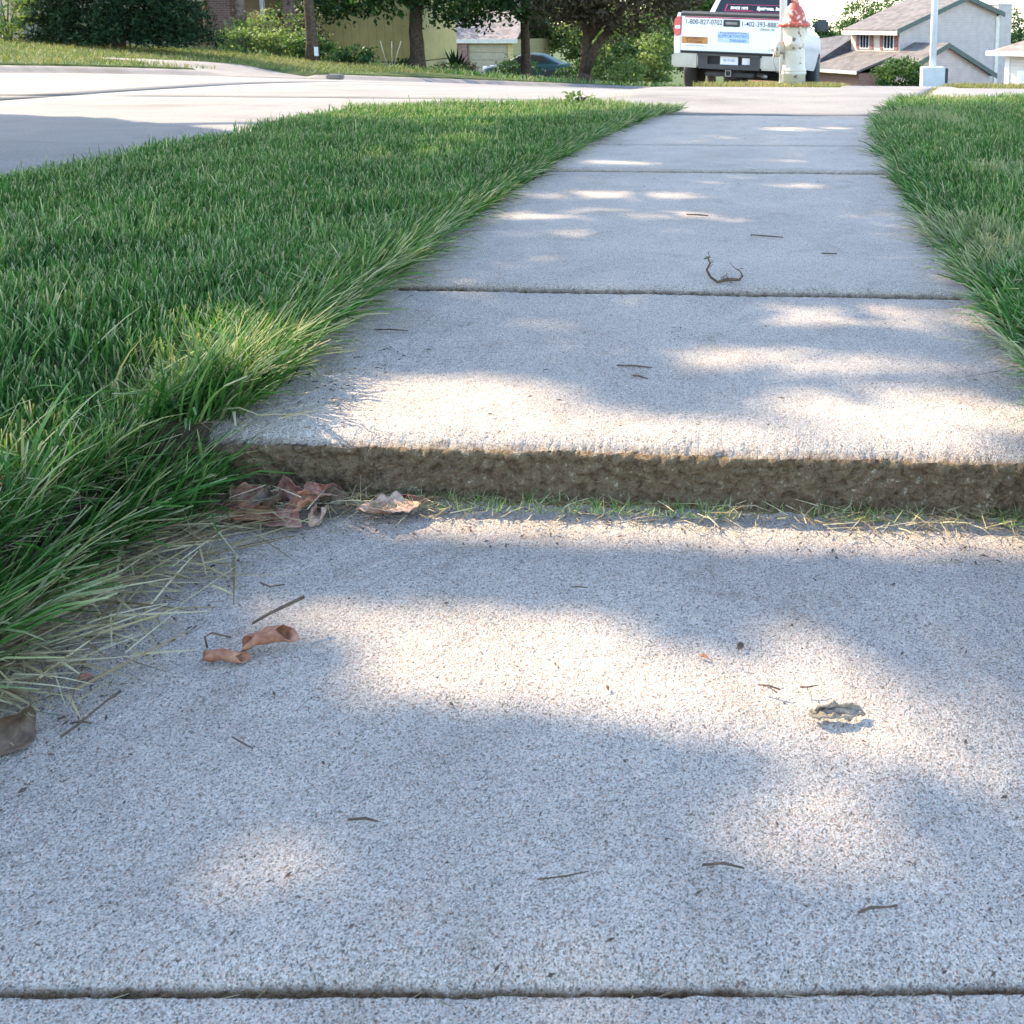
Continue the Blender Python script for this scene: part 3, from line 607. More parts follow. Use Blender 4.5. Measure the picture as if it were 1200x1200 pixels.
pile = [(-.645, 1.115, .0, .065, .05, 20, 1.4, (.5, .3), 'leaf_red'), (-.615, 1.10, .006, .05, .045, 80, 2.0, (.2, .5), 'leaf_umber'), (-.60, 1.128, .012, .055, .04, -30, 1.8, (.9, .2), 'leaf_red'),
        (-.575, 1.108, .004, .045, .04, 40, 2.3, (.4, -.3), 'leaf_tan'), (-.63, 1.085, 0, .07, .042, 5, .8, (.1, .1), 'leaf_tan'), (-.56, 1.13, .016, .05, .03, 10, 2.2, (1.0, .2), 'leaf_red'),
        (-.665, 1.095, .01, .05, .04, 110, 1.5, (-.5, .4), 'leaf_umber'), (-.59, 1.078, 0, .06, .035, -12, .7, (.15, -.05), 'leaf_red'), (-.555, 1.1, .0, .04, .036, 100, 2.4, (.2, 0), 'leaf_pale'),
        (-.54, 1.122, .004, .05, .034, -5, 1.4, (.6, .1), 'leaf_umber')]
plab = ['flat red leaf at the grass side of the leaf pile', 'dark umber leaf curled in the middle of the leaf pile', 'red leaf standing against the step in the leaf pile', 'small tan curled leaf in the leaf pile',
        'long flat tan leaf along the front of the leaf pile', 'narrow red leaf leaning up the face of the raised slab', 'umber leaf half buried under the long grass', 'crumpled red leaf in front of the pile, flat on the slab',
        'small pale cupped leaf at the open end of the pile', 'umber leaf arched between the pile and the large pale leaf']
for k, (a, b, c, l, w, rz, ro, ti, mt) in enumerate(pile):
    curled_leaf('fallen_leaf', M[mt], (a, b, LOW + c), l, w, R(rz), ro, .15, ti, .3, 20 + k, plab[k], group=G_, crumple=.3)
curled_leaf('fallen_leaf', M['leaf_umber'], (-.8, 2.22, .006), .06, .045, R(50), 1.4, .1, (.2, .2), .2, 41, 'brown leaf tucked into the grass edge beside the second joint')
curled_leaf('fallen_leaf', M['leaf_umber'], (-.80, 2.50, .003), .045, .028, R(5), 1.9, .1, (.1, 0), 0, 42, 'small dark curled leaf on the slab near the grass strip')
curled_leaf('fallen_leaf', M['leaf_pale'], (.402, 2.365, .004), .075, .022, R(-3), .5, .05, (.05, 0), 0, 43, 'thin pale leaf lying at the right lawn edge')
curled_leaf('fallen_leaf', M['leaf_umber'], (.4, 2.28, .004), .05, .03, R(-20), .9, .1, (.1, 0), 0, 44, 'brown leaf half under the right lawn blades')
curled_leaf('fallen_leaf', M['leaf_red'], (-.63, .79, LOW), .016, .011, R(30), 1.5, .1, (.3, .1), 0, 45, 'tiny red brown leaf scrap beside the straw of the grass edge')
curled_leaf('fallen_leaf', M['leaf_tan'], (-.06, .857, LOW + .001), .012, .006, R(-25), 1.5, .1, (0, 0), 0, 46, 'tiny reddish leaf scrap alone in the bright patch of slab')
curled_leaf('fallen_leaf', M['leaf_umber'], (-.026, .876, LOW + .001), .011, .009, R(60), 1.2, .1, (.6, 0), 0, 47, 'tiny grey brown leaf scrap in the shade above the bark chip')
cp = curled_leaf('bark_chip', M['chip'], (.062, .782, LOW), .05, .02, R(8), 1.7, .06, (.5, .05), .08, 48, 'twisted grey bark chip lying on the lower slab', 'bark', crumple=.5); cp.modifiers['thickness'].thickness = .002
def twig(pts, r, label, side=None, mat='twig', name='twig', cat='twig', group=None):
    o = MB().tube(pts, [r * .72 * (1 + .25 * math.sin(i * 2.1)) for i in range(len(pts))], 7).build(name, M[mat], None, True)
    if side: MB().tube(side, r * .55, 6).build('side_shoot', M[mat], o, True)
    return tag(o, label, cat, group)
z = LOW + .0025
twig([(-.594, .711, z), (-.588, .722, z + .002), (-.582, .738, z + .005), (-.578, .749, z + .007), (-.574, .760, z + .007)], .0016, 'dark broken twig lying near the grass with a thin side shoot', [(-.597, .727, z), (-.588, .7275, z + .002), (-.578, .727, z + .001)])
twig([(-.008, .813, z), (.003, .809, z + .002), (.012, .806, z + .001)], .0011, 'short red brown twig in the bright patch beside the bark chip', [(.003, .809, z), (.009, .803, z)])
twig([(.03, .812, z), (.038, .8125, z), (.047, .8155, z)], .0009, 'hair thin forked twig just above the bark chip', [(.036, .812, z), (.037, .808, z)])
twig([(.063, .5855, z), (.072, .589, z + .001), (.083, .590, z + .001), (.09, .5925, z)], .0012, 'curved red brown twig near the joint of the nearest slab')
twig([(-.21, .957, z), (-.2, .958, z), (-.192, .957, z)], .0008, 'faint thin twig in the brightest patch of the lower slab')
twig([(-.45, .72, z), (-.44, .715, z), (-.425, .708, z)], .0008, 'thin straw twig on the shaded slab past the broken twig')
twig([(-.315, .641, z), (-.302, .642, z + .001), (-.292, .641, z)], .0012, 'small dark twig stub on the shaded near slab')
twig([(-.16, .598, z), (-.14, .602, z), (-.125, .607, z)], .0007, 'long hair thin straw near the front joint')
twig([(-.045, .617, z), (-.03, .6185, z + .001), (-.015, .616, z)], .0011, 'dark twig stub straight behind the curved one')
twig([(-.235, 1.437, .008), (-.205, 1.434, .009), (-.18, 1.430, .008)], .0014, 'thin curved twig in the sunlit band of the raised slab')
twig([(-.205, 1.398, .007), (-.195, 1.391, .009), (-.18, 1.385, .007)], .0014, 'short crooked twig just below the sunlit band')
twig([(-.68, 1.59, .007), (-.65, 1.587, .009), (-.62, 1.588, .007)], .0016, 'green brown twig on the shaded raised slab by the grass')
twig([(-.23, 2.62, .012), (-.205, 2.612, .013), (-.17, 2.605, .012)], .0028, 'dark twig alone on the long slab')
twig([(-.05, 2.37, .012), (-.022, 2.359, .013), (.03, 2.345, .012)], .0022, 'longer thin twig behind the curled dry root')
twig([(.115, 2.183, .012), (.129, 2.183, .012), (.15, 2.182, .012)], .002, 'short brown twig beside the curled dry root')
twig([(.45, 4.30, .012), (.55, 4.29, .012), (.66, 4.285, .014)], .006, 'stick poking out of the right lawn edge', [(.5, 4.3, .012), (.48, 4.33, .02)])
twig([(-.545, .945, z), (-.53, .938, z), (-.515, .940, z + .002)], .0011, 'bent tan twig beside the grass shadows')
# curled dry root with hair-like tendrils, standing in the joint
g = random.Random(5)
main = [(a, b, c + .008) for a, b, c in [(-.134, 1.918, .052), (-.126, 1.916, .055), (-.121, 1.914, .045), (-.128, 1.915, .03), (-.12, 1.915, .015), (-.106, 1.912, .006), (-.092, 1.914, .01), (-.078, 1.912, .012), (-.063, 1.914, .011), (-.056, 1.916, .018), (-.061, 1.918, .028), (-.07, 1.917, .033)]]
rt = MB().tube(main, [.0012, .0018, .0022, .0026, .0026, .0028, .0036, .0038, .003, .0018, .0014, .001], 7).build('dry_root', M['twig'], None, True)
tag(rt, 'curled dry root standing up from the joint of the raised slab', 'root')
for k in range(16):
    p = Vector(g.choice(main[1:])); a = [p]
    for _ in range(3): a.append(a[-1] + Vector((g.uniform(-.007, .007), g.uniform(-.004, .004), g.uniform(-.004, .007))))
    MB().tube([(q.x, q.y, max(.014, q.z)) for q in a], .0007, 5).build('tendril', M['twig'], rt)
# uncountable crumbs: dark specks of bark and seed husk
g = np.random.default_rng(77); pts = []
P = np.concatenate([np.stack([g.uniform(XL, XR, 330), .53 + 5.0 * g.random(330) ** 2.6], -1), np.stack([g.uniform(XL + .1, XR, 260), 1.145 - .1 * g.random(260) ** 1.6], -1), np.stack([XL + .12 + .12 * g.random(320), g.uniform(.55, 1.5, 320)], -1)])
V = []; Fq = []
for k, (a, b) in enumerate(P):
    if 1.15 < b < 1.19: continue
    s = g.uniform(.0007, .0019) * (1 + .25 * b); t = g.uniform(0, 3.1); c, d = math.cos(t), math.sin(t); st = g.uniform(1, 2.6); zz = float(walk_floor(a, b)) + .0015
    q = [(st, 0, .1), (0, .7, .2), (-st, .1, 0), (0, -.7, .1), (.1, 0, .9)]; bi = len(V)
    V += [(a + s * (x * c - y * d), b + s * (x * d + y * c), zz + s * z) for x, y, z in q]
    Fq += [(bi, bi + 1, bi + 4), (bi + 1, bi + 2, bi + 4), (bi + 2, bi + 3, bi + 4), (bi + 3, bi, bi + 4)]
tag(np_mesh('crumbs', V, Fq, M['twig']), 'dark crumbs of bark and seed husk scattered over the slabs', 'debris', kind='stuff')

# ------------------------------------------------------------------ trees and bushes
def leaf_quads(C, size, g, aspect=.62, up=.35):
    """folded two-triangle leaves round the centres C"""
    n = len(C); size = np.broadcast_to(size, n) * g.uniform(.7, 1.3, n)
    nrm = g.standard_normal((n, 3)); nrm[:, 2] += up * 2; nrm /= np.linalg.norm(nrm, axis=1)[:, None]
    a = np.cross(nrm, g.standard_normal((n, 3))); a /= np.linalg.norm(a, axis=1)[:, None]; b = np.cross(nrm, a)
    s = size[:, None] / 2
    V = np.stack([C + a * s, C + b * s * aspect + nrm * s * .25, C - a * s, C - b * s * aspect + nrm * s * .25], 1)
    return V.reshape(-1, 3), (np.arange(n)[:, None] * 4 + np.array([[0, 1, 2, 3]])).reshape(-1, 4)
def ellipsoid(n, c, r, g, shell=.55):
    d = g.standard_normal((n, 3)); d /= np.linalg.norm(d, axis=1)[:, None]
    return np.array(c) + d * np.array(r) * (g.random(n) ** (1 / 3) * (1 - shell) + shell * g.random(n) ** .15)[:, None]
def crown_points(lobes, per, clump, g, nclump):
    """lobes: (centre, radii); clumps of leaves scattered through every lobe"""
    out = []
    for c, r in lobes:
        cc = ellipsoid(nclump, c, r, g); ww = g.uniform(.6, 1.4, nclump) * clump
        P = np.repeat(cc, per, 0) + g.standard_normal((nclump * per, 3)) * np.repeat(ww, per)[:, None] * np.array([1, 1, .6]); out.append(P)
    return np.concatenate(out)
def foliage(name, mat, P, size, g, parent=None, aspect=.62, up=.35, tone=None):
    V, Fq = leaf_quads(P, size, g, aspect, up); n = len(P)
    tone = np.clip(g.random(n) * .8 + .1 + (fbm(P[:, 0] * .9, P[:, 1] * .9 + P[:, 2] * 1.3, 3) - .5) * .7, 0, 1) if tone is None else tone
    return np_mesh(name, V, Fq, mat, parent, False, {'tone': np.repeat(tone, 4)})
def limb_tree(root, mat, base, trunk_r, fork_h, tips, seed=0, lean=(0, 0), flare=1.5):
    """tapered trunk with a limb to every tip, one mesh"""
    g = random.Random(seed); m = MB(); b = Vector(base); f = b + Vector((lean[0], lean[1], fork_h))
    pts = []; rad = []
    for i in range(8):
        t = i / 7; pts.append(b.lerp(f, t) + Vector((g.uniform(-.1, .1), g.uniform(-.1, .1), 0)) * trunk_r * (1 if 0 < i < 7 else 0) + Vector((0, 0, -.15 if i == 0 else 0)))
        rad.append(trunk_r * (1 - .25 * t) * (1 + (flare - 1) * max(0, 1 - t * 5)))
    m.tube(pts, rad, 12)
    for tp in tips:
        e = Vector(tp); mid = f.lerp(e, .45) + Vector((g.uniform(-.3, .3), g.uniform(-.3, .3), g.uniform(.1, .5))) * (e - f).length * .15
        m.tube([f - Vector((0, 0, trunk_r)), f.lerp(mid, .5), mid, mid.lerp(e, .5) + Vector((0, 0, .05)), e], [trunk_r * .6, trunk_r * .5, trunk_r * .36, trunk_r * .22, trunk_r * .06], 8)
        for _ in range(3):
            q = mid.lerp(e, g.uniform(.1, .8)); d = Vector((g.uniform(-1, 1), g.uniform(-1, 1), g.uniform(-.2, .8))) * (e - f).length * .3
            m.tube([q, q + d * .5, q + d + Vector((0, 0, -.1))], [trunk_r * .16, trunk_r * .1, trunk_r * .03], 6)
    return m.build('trunk', mat, root, True)
def tree(name, label, base, trunk_r, fork_h, lobes, leaf, lmat, bmat='bark', nclump=60, per=26, clump=.35, seed=0, lean=(0, 0), group=None, extra=None):
    g = np.random.default_rng(seed); root = empty(name, (0, 0, 0))
    tag(root, label, 'tree', group)
    limb_tree(root, M[bmat], base, trunk_r, fork_h, [c for c, r in lobes], seed, lean)
    P = crown_points(lobes, per, clump, g, nclump)
    if extra is not None: P = P[extra(P)]
    foliage('crown', M[lmat], P, leaf, g, root)
    return root

# --- the big street tree across the road, out of frame, whose limbs shade the sidewalk.
# Holes are cut in its canopy to lay sun patches on the paving: (x, y, rx, ry, share of leaves missing)
CO = 1 / math.tan(SUN_EL)
GAPS = [(-.51, 1.32, .26, .07, 1), (-.33, 1.20, .37, .03, 1), (.08, 1.46, .33, .035, .9), (.23, 1.27, .23, .05, 1), (-.2, 1.095, .33, .056, 1), (.26, 1.08, .14, .065, 1),
        (-.25, .905, .14, .035, 1), (-.19, .805, .22, .05, 1), (-.06, .815, .17, .025, .95), (.02, .785, .07, .02, .8), (.06, .69, .12, .04, .9), (-.37, .615, .12, .04, .8), (-.16, .63, .06, .03, .6), (.22, .74, .07, .03, .7), (-.33, .86, .08, .05, 1), (-.08, .88, .1, .03, .8), (-.43, .912, .12, .03, .95), (-.56, 3.65, .16, .08, 1), (-.01, 3.68, .17, .06, .8),
        (-.42, 2.62, .42, .06, .75), (-.5, 2.95, .28, .06, .8), (.22, 1.71, .26, .045, .95), (.0, 3.2, .2, .05, .6), (.2, 4.9, .25, .1, .9), (-.2, 4.4, .3, .08, .5),
        (-.84, 1.42, .10, .18, 1), (-1.35, 3.9, .25, .35, .95), (-2.75, 3.45, .15, .12, .8), (-.95, 1.1, .09, .1, .9), (-1.3, 2.4, .14, .12, .5), (-1.0, 2.9, .1, .15, .5), (1.0, 4.2, .2, .3, .6), (1.5, 5.5, .4, .3, .7), (.8, 3.2, .12, .15, .5)]
def shadow_xy(P): return P[:, 0] + TRAVEL[0] * CO * P[:, 2], P[:, 1] + TRAVEL[1] * CO * P[:, 2]
def sunlit(P, g, grow=.032):
    sx, sy = shadow_xy(P); keep = np.ones(len(P), bool)
    wx = (fbm(sx * 7, sy * 7, 71) - .5) * .10; wy = (fbm(sx * 7 + 5, sy * 7, 72) - .5) * .08
    for a, b, rx, ry, s in GAPS:
        if b < 1.15 and a > -.8: a -= TRAVEL[0] * CO * .068; b -= TRAVEL[1] * CO * .068      # these fall on the lower slab
        d = ((sx + wx - a) / (rx + grow)) ** 2 + ((sy + wy - b) / (ry + grow)) ** 2
        keep &= ~((d < 1) & (g.random(len(P)) < s))
    lim = np.where(sx < -1.35, np.interp(sx, [-9, -5.5, -4.8, -4.2, -3.4, -2.7, -2.0, -1.4], [6.4, 6.3, 6.15, 5.95, 5.5, 5.0, 4.75, 4.6]), np.interp(sx, [-1.35, -1.0, -.5, 0, .5, 1, 3], [4.6, 5.4, 5.75, 5.7, 5.6, 6.0, 6.2])) + (fbm(sx * 3, sx * 0, 73) - .5) * .15
    return keep & (sy < lim)
g = np.random.default_rng(91)
shade = empty('shade_tree'); tag(shade, 'large spreading street tree across the road whose limbs shade the sidewalk', 'tree')
cC, cR = np.array([-7.0, 5.6, 5.6]), np.array([7.2, 6.6, 2.9])
P = ellipsoid(150000, cC, cR, g, .15); P = P[P[:, 2] > 2.9]; P = P[sunlit(P, g)]
sx, sy = shadow_xy(P); P = P[(sx > -9) & (sx < 5.5) & (sy > -2.5)]
# two runs of extra leaves, added to cast dark bands across the lower slab
for x0, x1, y0, y1, nb in ((-.62, .5, .985, 1.02, 1500), (-.45, -.08, .70, .725, 600)):
    q = np.stack([g.uniform(x0, x1, nb), g.uniform(y0, y1, nb)], -1) - TRAVEL * CO * .068; hh = g.uniform(3.4, 5.6, nb)
    P = np.concatenate([P, np.stack([q[:, 0] - TRAVEL[0] * CO * hh, q[:, 1] - TRAVEL[1] * CO * hh, hh], -1)])
foliage('crown', M['leaf_mid'], P, .125, g, shade, .7, .6)
limb_tree(shade, M['bark'], (-11.6, 6.6, float(lawn(-11.6, 6.6))), .32, 2.9, [(-10, 9.5, 6.5), (-12, 4, 6.8), (-8, 5, 7.0), (-5, 8.5, 6.0), (-4.6, 6.4, 6.2), (-6, 3, 6.3), (-9.5, 2, 6)], 4)

def bush(name, label, c, r, leaf, lmat, n=900, seed=0, cat='bush', group=None, stems=5, aspect=.6, nclump=40, clump=.16, sink=0):
    """low shrub: woody stems from the ground into a clumped leaf mass. c = centre of its foot"""
    g = np.random.default_rng(seed); root = empty(name, c); tag(root, label, cat, group)
    cc = (0, 0, r[2] * .95 - sink)
    P = crown_points([(cc, r)], max(4, n // nclump), clump * max(r), g, nclump); P = P[P[:, 2] > .02]
    foliage('foliage', M[lmat], P, leaf, g, root, aspect, .3)
    m = MB(); q = random.Random(seed)
    for k in range(stems):
        a = q.uniform(0, 6.28); e = (math.cos(a) * r[0] * .5, math.sin(a) * r[1] * .5, r[2] * 1.3)
        m.tube([(math.cos(a) * .05, math.sin(a) * .05, -.1), (e[0] * .4, e[1] * .4, e[2] * .5), e], [.03 * max(r), .02 * max(r), .006], 6)
    m.build('stems', M['bark'], root, True); return root
def L3(x, y): return (x, y, float(lawn(x, y)))

# --- trees beyond the street
tree('street_tree', 'slim dark tree trunk with a small white card, beside the flower bed', L3(-11.47, 24), .13, 3.2, [((-12.5, 24.5, 4.2), (1.5, 1.5, 1.2)), ((-10.3, 24, 4.6), (1.5, 1.5, 1.2)), ((-11.4, 25.5, 5.4), (1.6, 1.6, 1.3))], .16, 'leaf_dark', nclump=40, seed=101)
tree('shade_tree', 'broad dark green tree with low boughs in front of the olive wall', L3(-10.99, 30), .24, 2.3,
     [((-13.3, 29.7, 1.75), (1.25, 1.3, 1.25)), ((-11.6, 29.3, 2.0), (1.5, 1.2, 1.25)), ((-9.6, 29.6, 1.95), (1.5, 1.3, 1.45)), ((-8.2, 30, 2.2), (1.1, 1.3, 1.4)), ((-11, 31, 3.6), (2.8, 2.4, 1.6))], .17, 'leaf_dark', nclump=80, per=30, clump=.3, seed=102)
tree('shade_tree', 'dark green tree whose trunk stands before the parked car', L3(-8.85, 35), .19, 2.3,
     [((-10.6, 34.6, 1.75), (1.3, 1.3, 1.35)), ((-8.9, 34.3, 1.9), (1.6, 1.4, 1.45)), ((-7.4, 35, 2.2), (1.2, 1.4, 1.45)), ((-9, 36, 3.6), (2.6, 2.2, 1.5))], .17, 'leaf_dark', nclump=80, per=30, clump=.32, seed=103)
t685 = tree('shade_tree', 'bronze leaved tree with a forked leaning trunk left of the truck', L3(-5.77, 30), .2, 1.5,
     [((-6.0, 29.6, 1.55), (1.1, 1.2, 1.15)), ((-4.4, 29.3, 1.35), (1.2, 1.2, 1.2)), ((-3.1, 29.7, 1.7), (1.0, 1.2, 1.2)), ((-4.6, 30.6, 3.2), (2.3, 2.2, 1.5))], .14, 'leaf_brown', nclump=90, per=34, clump=.28, seed=104, lean=(.12, 0))
MB().tube([(-5.7, 29.9, -1.0), (-5.45, 29.9, -.3), (-5.0, 29.85, .25), (-4.5, 29.7, 1.0)], [.13, .14, .12, .08], 10).build('limb', M['bark'], t685, True)
# lit trees further down the slope
for k, (x, y, h, r, lm, lab) in enumerate([(-15.5, 66, 3.2, 3.0, 'leaf_light', 'sunlit pale green tree behind the garage roof end'), (-11.5, 64, 2.2, 2.6, 'leaf_light', 'sunlit pale green tree behind the parked car'),
        (-8.2, 58, 1.6, 2.3, 'leaf_light', 'bright leafy tree seen between the two trunks'), (-5.2, 62, 2.6, 3.0, 'leaf_mid', 'mid green tree filling the gap behind the bronze tree'), (-3.2, 52, 2.4, 2.6, 'leaf_dark', 'dark tree rising behind the tailgate'),
        (-2.0, 70, 3.4, 3.6, 'leaf_mid', 'tall green tree far behind the truck roof'), (-21, 72, 4, 4, 'leaf_mid', 'green tree far behind the yellow wall'), (-26, 60, 4, 4, 'leaf_dark', 'dark tree far behind the olive house'),
        (3.4, 78, 3.4, 1.9, 'leaf_dark', 'dark small tree showing beside the hydrant top'), (7.6, 84, 5.0, 3.0, 'leaf_mid', 'green tree above the left end of the shingle roof'), (10.5, 82, 5.2, 3.4, 'leaf_mid', 'green tree behind the ridge of the tall grey house'), (17.3, 76, 3.6, 3.2, 'leaf_dark', 'dark tree behind the clad chimney')]):
    b = (x, y, float(lawn(x, y))); hz = b[2] + h + r * .55
    tree('tree', lab, b, .2 + .02 * r, max(1.2, h * .7), [((x - r * .45, y, hz - r * .2), (r * .6, r * .6, r * .7)), ((x + r * .45, y - .3, hz - r * .1), (r * .6, r * .6, r * .7)), ((x, y - r * .4, hz - r * .55), (r * .65, r * .5, r * .6)), ((x, y + .4, hz + r * .45), (r * .6, r * .6, r * .6))],
         .24, lm, nclump=70, per=26, clump=.13 * r, seed=120 + k)
# understorey
bush('bush', 'pale green bush beside the truck tail light', L3(-4.75, 40), (.85, .8, 1.15), .15, 'leaf_light', 2400, 141, stems=7, clump=.13)
bush('bush', 'dark rounded bush between the bronze tree and the pale bush', L3(-6.3, 39), (1.0, .9, .95), .12, 'leaf_dark', 2600, 142, clump=.13)
bush('bush', 'loose green bush at the foot of the forked trunk', L3(-5.0, 33), (.7, .7, .45), .13, 'leaf_light', 800, 143)
bush('bush', 'low dark bush in front of the parked car hood', L3(-10.5, 40), (.9, .7, .5), .13, 'leaf_dark', 1300, 144)
bush('bush', 'low dark bush covering the parked car rear', L3(-7.7, 40), (1.1, .7, .42), .13, 'leaf_dark', 1300, 145)
bush('bush', 'small dark bush at the foot of the broad tree', L3(-11.6, 30.6), (.5, .4, .3), .1, 'leaf_dark', 700, 146)
bush('bush', 'low weedy bush between the broad tree and the spiky plant', L3(-10.3, 31), (.6, .5, .22), .1, 'leaf_dark', 600, 147)
bush('bush', 'small round bush at the foot of the brick pier', (-14.2, 45, -1.95), (.5, .5, .34), .1, 'leaf_brown', 900, 148)
bush('bush', 'rounded olive green bush beside the street light base', (2.55, 20, float(zt(2.55, 20))), (.52, .5, .36), .07, 'leaf_mid', 3200, 149, clump=.14, nclump=70)
bush('bush', 'leafy light shrub at the left end of the big evergreen', L3(-15.5, 19.2), (.55, .5, .65), .11, 'leaf_light', 700, 150)
gl = [(-14.3, 26.5, .8, .6, 'leaf_light', 'bright green shrub beside the evergreen in the flower bed'), (-15.2, 28, .9, .75, 'leaf_pink', 'faded pinkish flowering shrub below the brick pier'), (-13.9, 27.6, .8, .85, 'leaf_light', 'tall pale shrub in the middle of the flower bed'),
      (-13.2, 27, .75, .65, 'leaf_brown', 'bronze flowering shrub in the flower bed'), (-12.8, 25.6, .8, .38, 'leaf_light', 'low light green shrub along the lawn edge of the bed'), (-12.1, 25.2, .6, .32, 'leaf_mid', 'low leafy shrub against the slim trunk'), (-13.8, 25.2, .8, .33, 'leaf_light', 'low pale shrub at the front of the flower bed'),
      (-10.7, 24.6, .6, .22, 'leaf_dark', 'low dark shrub just right of the slim trunk')]
for k, (x, y, r, h, lm, lab) in enumerate(gl): bush('garden_shrub', lab, L3(x, y), (r, r * .8, h), .1, lm, 1100, 160 + k, 'shrub', 'shrubs of the flower bed', clump=.16)
tree('ornamental_tree', 'multi stemmed pale barked tree rising from the flower bed', (-15.6, 28.3, float(lawn(-15.6, 28.3))), .14, 2.4, [((-16.3, 28.3, 4.2), (1.2, 1, .9)), ((-15, 28.5, 4.4), (1.2, 1, .9))], .14, 'leaf_mid', 'bark_light', nclump=30, seed=171)
# spiky plant
g = np.random.default_rng(172); root = empty('spiky_plant', (-12.15, 37.2, float(lawn(-12.15, 37.2)))); tag(root, 'dark spiky leaved plant against the yellow wall', 'plant'); root.scale = (1.3, 1.3, 1.45)
m = MB()
for k in range(46):
    a = g.uniform(0, 6.28); e = g.uniform(.25, 1.25); Ln = g.uniform(.6, 1.05); d = Vector((math.cos(a) * math.cos(e), math.sin(a) * math.cos(e), math.sin(e))); s = Vector((-math.sin(a), math.cos(a), 0)) * .045
    p0 = Vector((0, 0, .05)); p1 = d * Ln * .55; p2 = d * Ln + Vector((0, 0, -.12))
    m.add([p0 - s * .5, p0 + s * .5, p1 - s, p1 + s, p2], [(0, 1, 3, 2), (2, 3, 4)])
o = m.build('leaves', M['leaf_dark'], root)
MB().tube([(0, 0, -.1), (0, 0, .25)], [.1, .06], 8).build('stem', M['bark'], root)
# big evergreen: tiers of drooping needle sprays
g = np.random.default_rng(181); root = empty('evergreen_shrub', L3(-14.0, 20.4)); tag(root, 'big dense dark evergreen with drooping boughs above the far lawn', 'evergreen')
P = []
for k in range(1000):
    h = g.random() ** 1.15 * 3.6; rr = (1.9 - h * .34) * g.uniform(.3, 1.0) ** .5; a = g.uniform(0, 6.28); c = np.array([math.cos(a) * rr, math.sin(a) * rr * .8, h + .1]); d = np.array([math.cos(a), math.sin(a), -.25])
    t = g.uniform(-.5, .35, 34)[:, None]; P.append(c + d * t + g.standard_normal((34, 3)) * np.array([.09, .09, .05]) * (1.1 - t))
P = np.concatenate(P); P = P[P[:, 2] > .03]
foliage('foliage', M['leaf_pine'], P, .13, g, root, .28, .2)
MB().tube([(0, 0, -.1), (0, 0, 2), (0, 0, 3.6)], [.14, .1, .03], 8).build('trunk', M['bark'], root)

# ------------------------------------------------------------------ buildings
def siding(name, c, pitch=.12, vertical=False, rough=.7):
    """painted boards too fine at this distance to build: shallow laps"""
    m, nt, p = newmat(name); L = nt.links.new
    tc = nt.nodes.new('ShaderNodeTexCoord'); w = N(nt, 'ShaderNodeTexWave', wave_type='BANDS', bands_direction='X' if vertical else 'Z', wave_profile='SAW', Scale=.314 / pitch, Distortion=0.0)
    L(tc.outputs['Object'], w.inputs['Vector']); n = N(nt, 'ShaderNodeTexNoise', Scale=2.5, Detail=5.0); L(tc.outputs['Object'], n.inputs['Vector'])
    cc = ramp(nt, n.outputs[0], [(.3, tuple(v * .88 for v in c)), (.7, tuple(v * 1.08 for v in c))])
    cc = mixc(nt, 1.0, cc, ramp(nt, w.outputs[0], [(0, (.72, .72, .72)), (.15, (1, 1, 1))]), 'MULTIPLY')
    L(cc, p.inputs['Base Color']); p.inputs['Roughness'].default_value = rough
    b = N(nt, 'ShaderNodeBump', Strength=.5, Distance=.02); L(w.outputs[0], b.inputs['Height']); L(b.outputs[0], p.inputs['Normal']); return m
def brickmat(name, c1, c2):
    m, nt, p = newmat(name); L = nt.links.new; tc = nt.nodes.new('ShaderNodeTexCoord'); mp = nt.nodes.new('ShaderNodeMapping'); mp.inputs['Rotation'].default_value = (R(90), 0, 0); L(tc.outputs['Object'], mp.inputs[0])
    b = N(nt, 'ShaderNodeTexBrick', Scale=4.4, **{'Mortar Size': .018, 'Brick Width': .95, 'Row Height': .33}); b.inputs['Color1'].default_value = (*c1, 1); b.inputs['Color2'].default_value = (*c2, 1); b.inputs['Mortar'].default_value = (.4, .36, .32, 1)
    L(mp.outputs[0], b.inputs['Vector']); L(b.outputs[0], p.inputs['Base Color']); p.inputs['Roughness'].default_value = .9; return m
def shingle(name, c):
    m, nt, p = newmat(name); L = nt.links.new; tc = nt.nodes.new('ShaderNodeTexCoord')
    b = N(nt, 'ShaderNodeTexVoronoi', Scale=2.6); mp = nt.nodes.new('ShaderNodeMapping'); mp.inputs['Scale'].default_value = (1, 1, 2.4); L(tc.outputs['Object'], mp.inputs[0]); L(mp.outputs[0], b.inputs['Vector'])
    sp = nt.nodes.new('ShaderNodeSeparateColor'); L(b.outputs['Color'], sp.inputs[0])
    L(ramp(nt, sp.outputs[0], [(0, tuple(v * .72 for v in c)), (1, tuple(v * 1.25 for v in c))]), p.inputs['Base Color']); p.inputs['Roughness'].default_value = .95; return m
M['olive'] = siding('olive_vertical_siding', (.5, .39, .14), .3, True); M['yellowish'] = siding('tan_siding', (.58, .46, .21), .2)
M['grey_siding'] = siding('grey_lap_siding', (.46, .4, .365), .15); M['cream'] = siding('cream_lap_siding', (.55, .48, .38), .15); M['taupe'] = siding('taupe_lap_siding', (.36, .31, .23), .2)
M['white_siding'] = siding('white_lap_siding', (.62, .58, .52), .15)
M['brick'] = brickmat('brown_brick', (.2, .1, .075), (.27, .15, .11)); M['brick_red'] = brickmat('red_brick', (.24, .12, .09), (.3, .17, .13))
M['shingle'] = shingle('brown_grey_shingles', (.115, .1, .09)); M['shingle_grey'] = shingle('grey_shingles', (.085, .08, .085)); M['shingle_tan'] = shingle('tan_shingles', (.19, .155, .135))
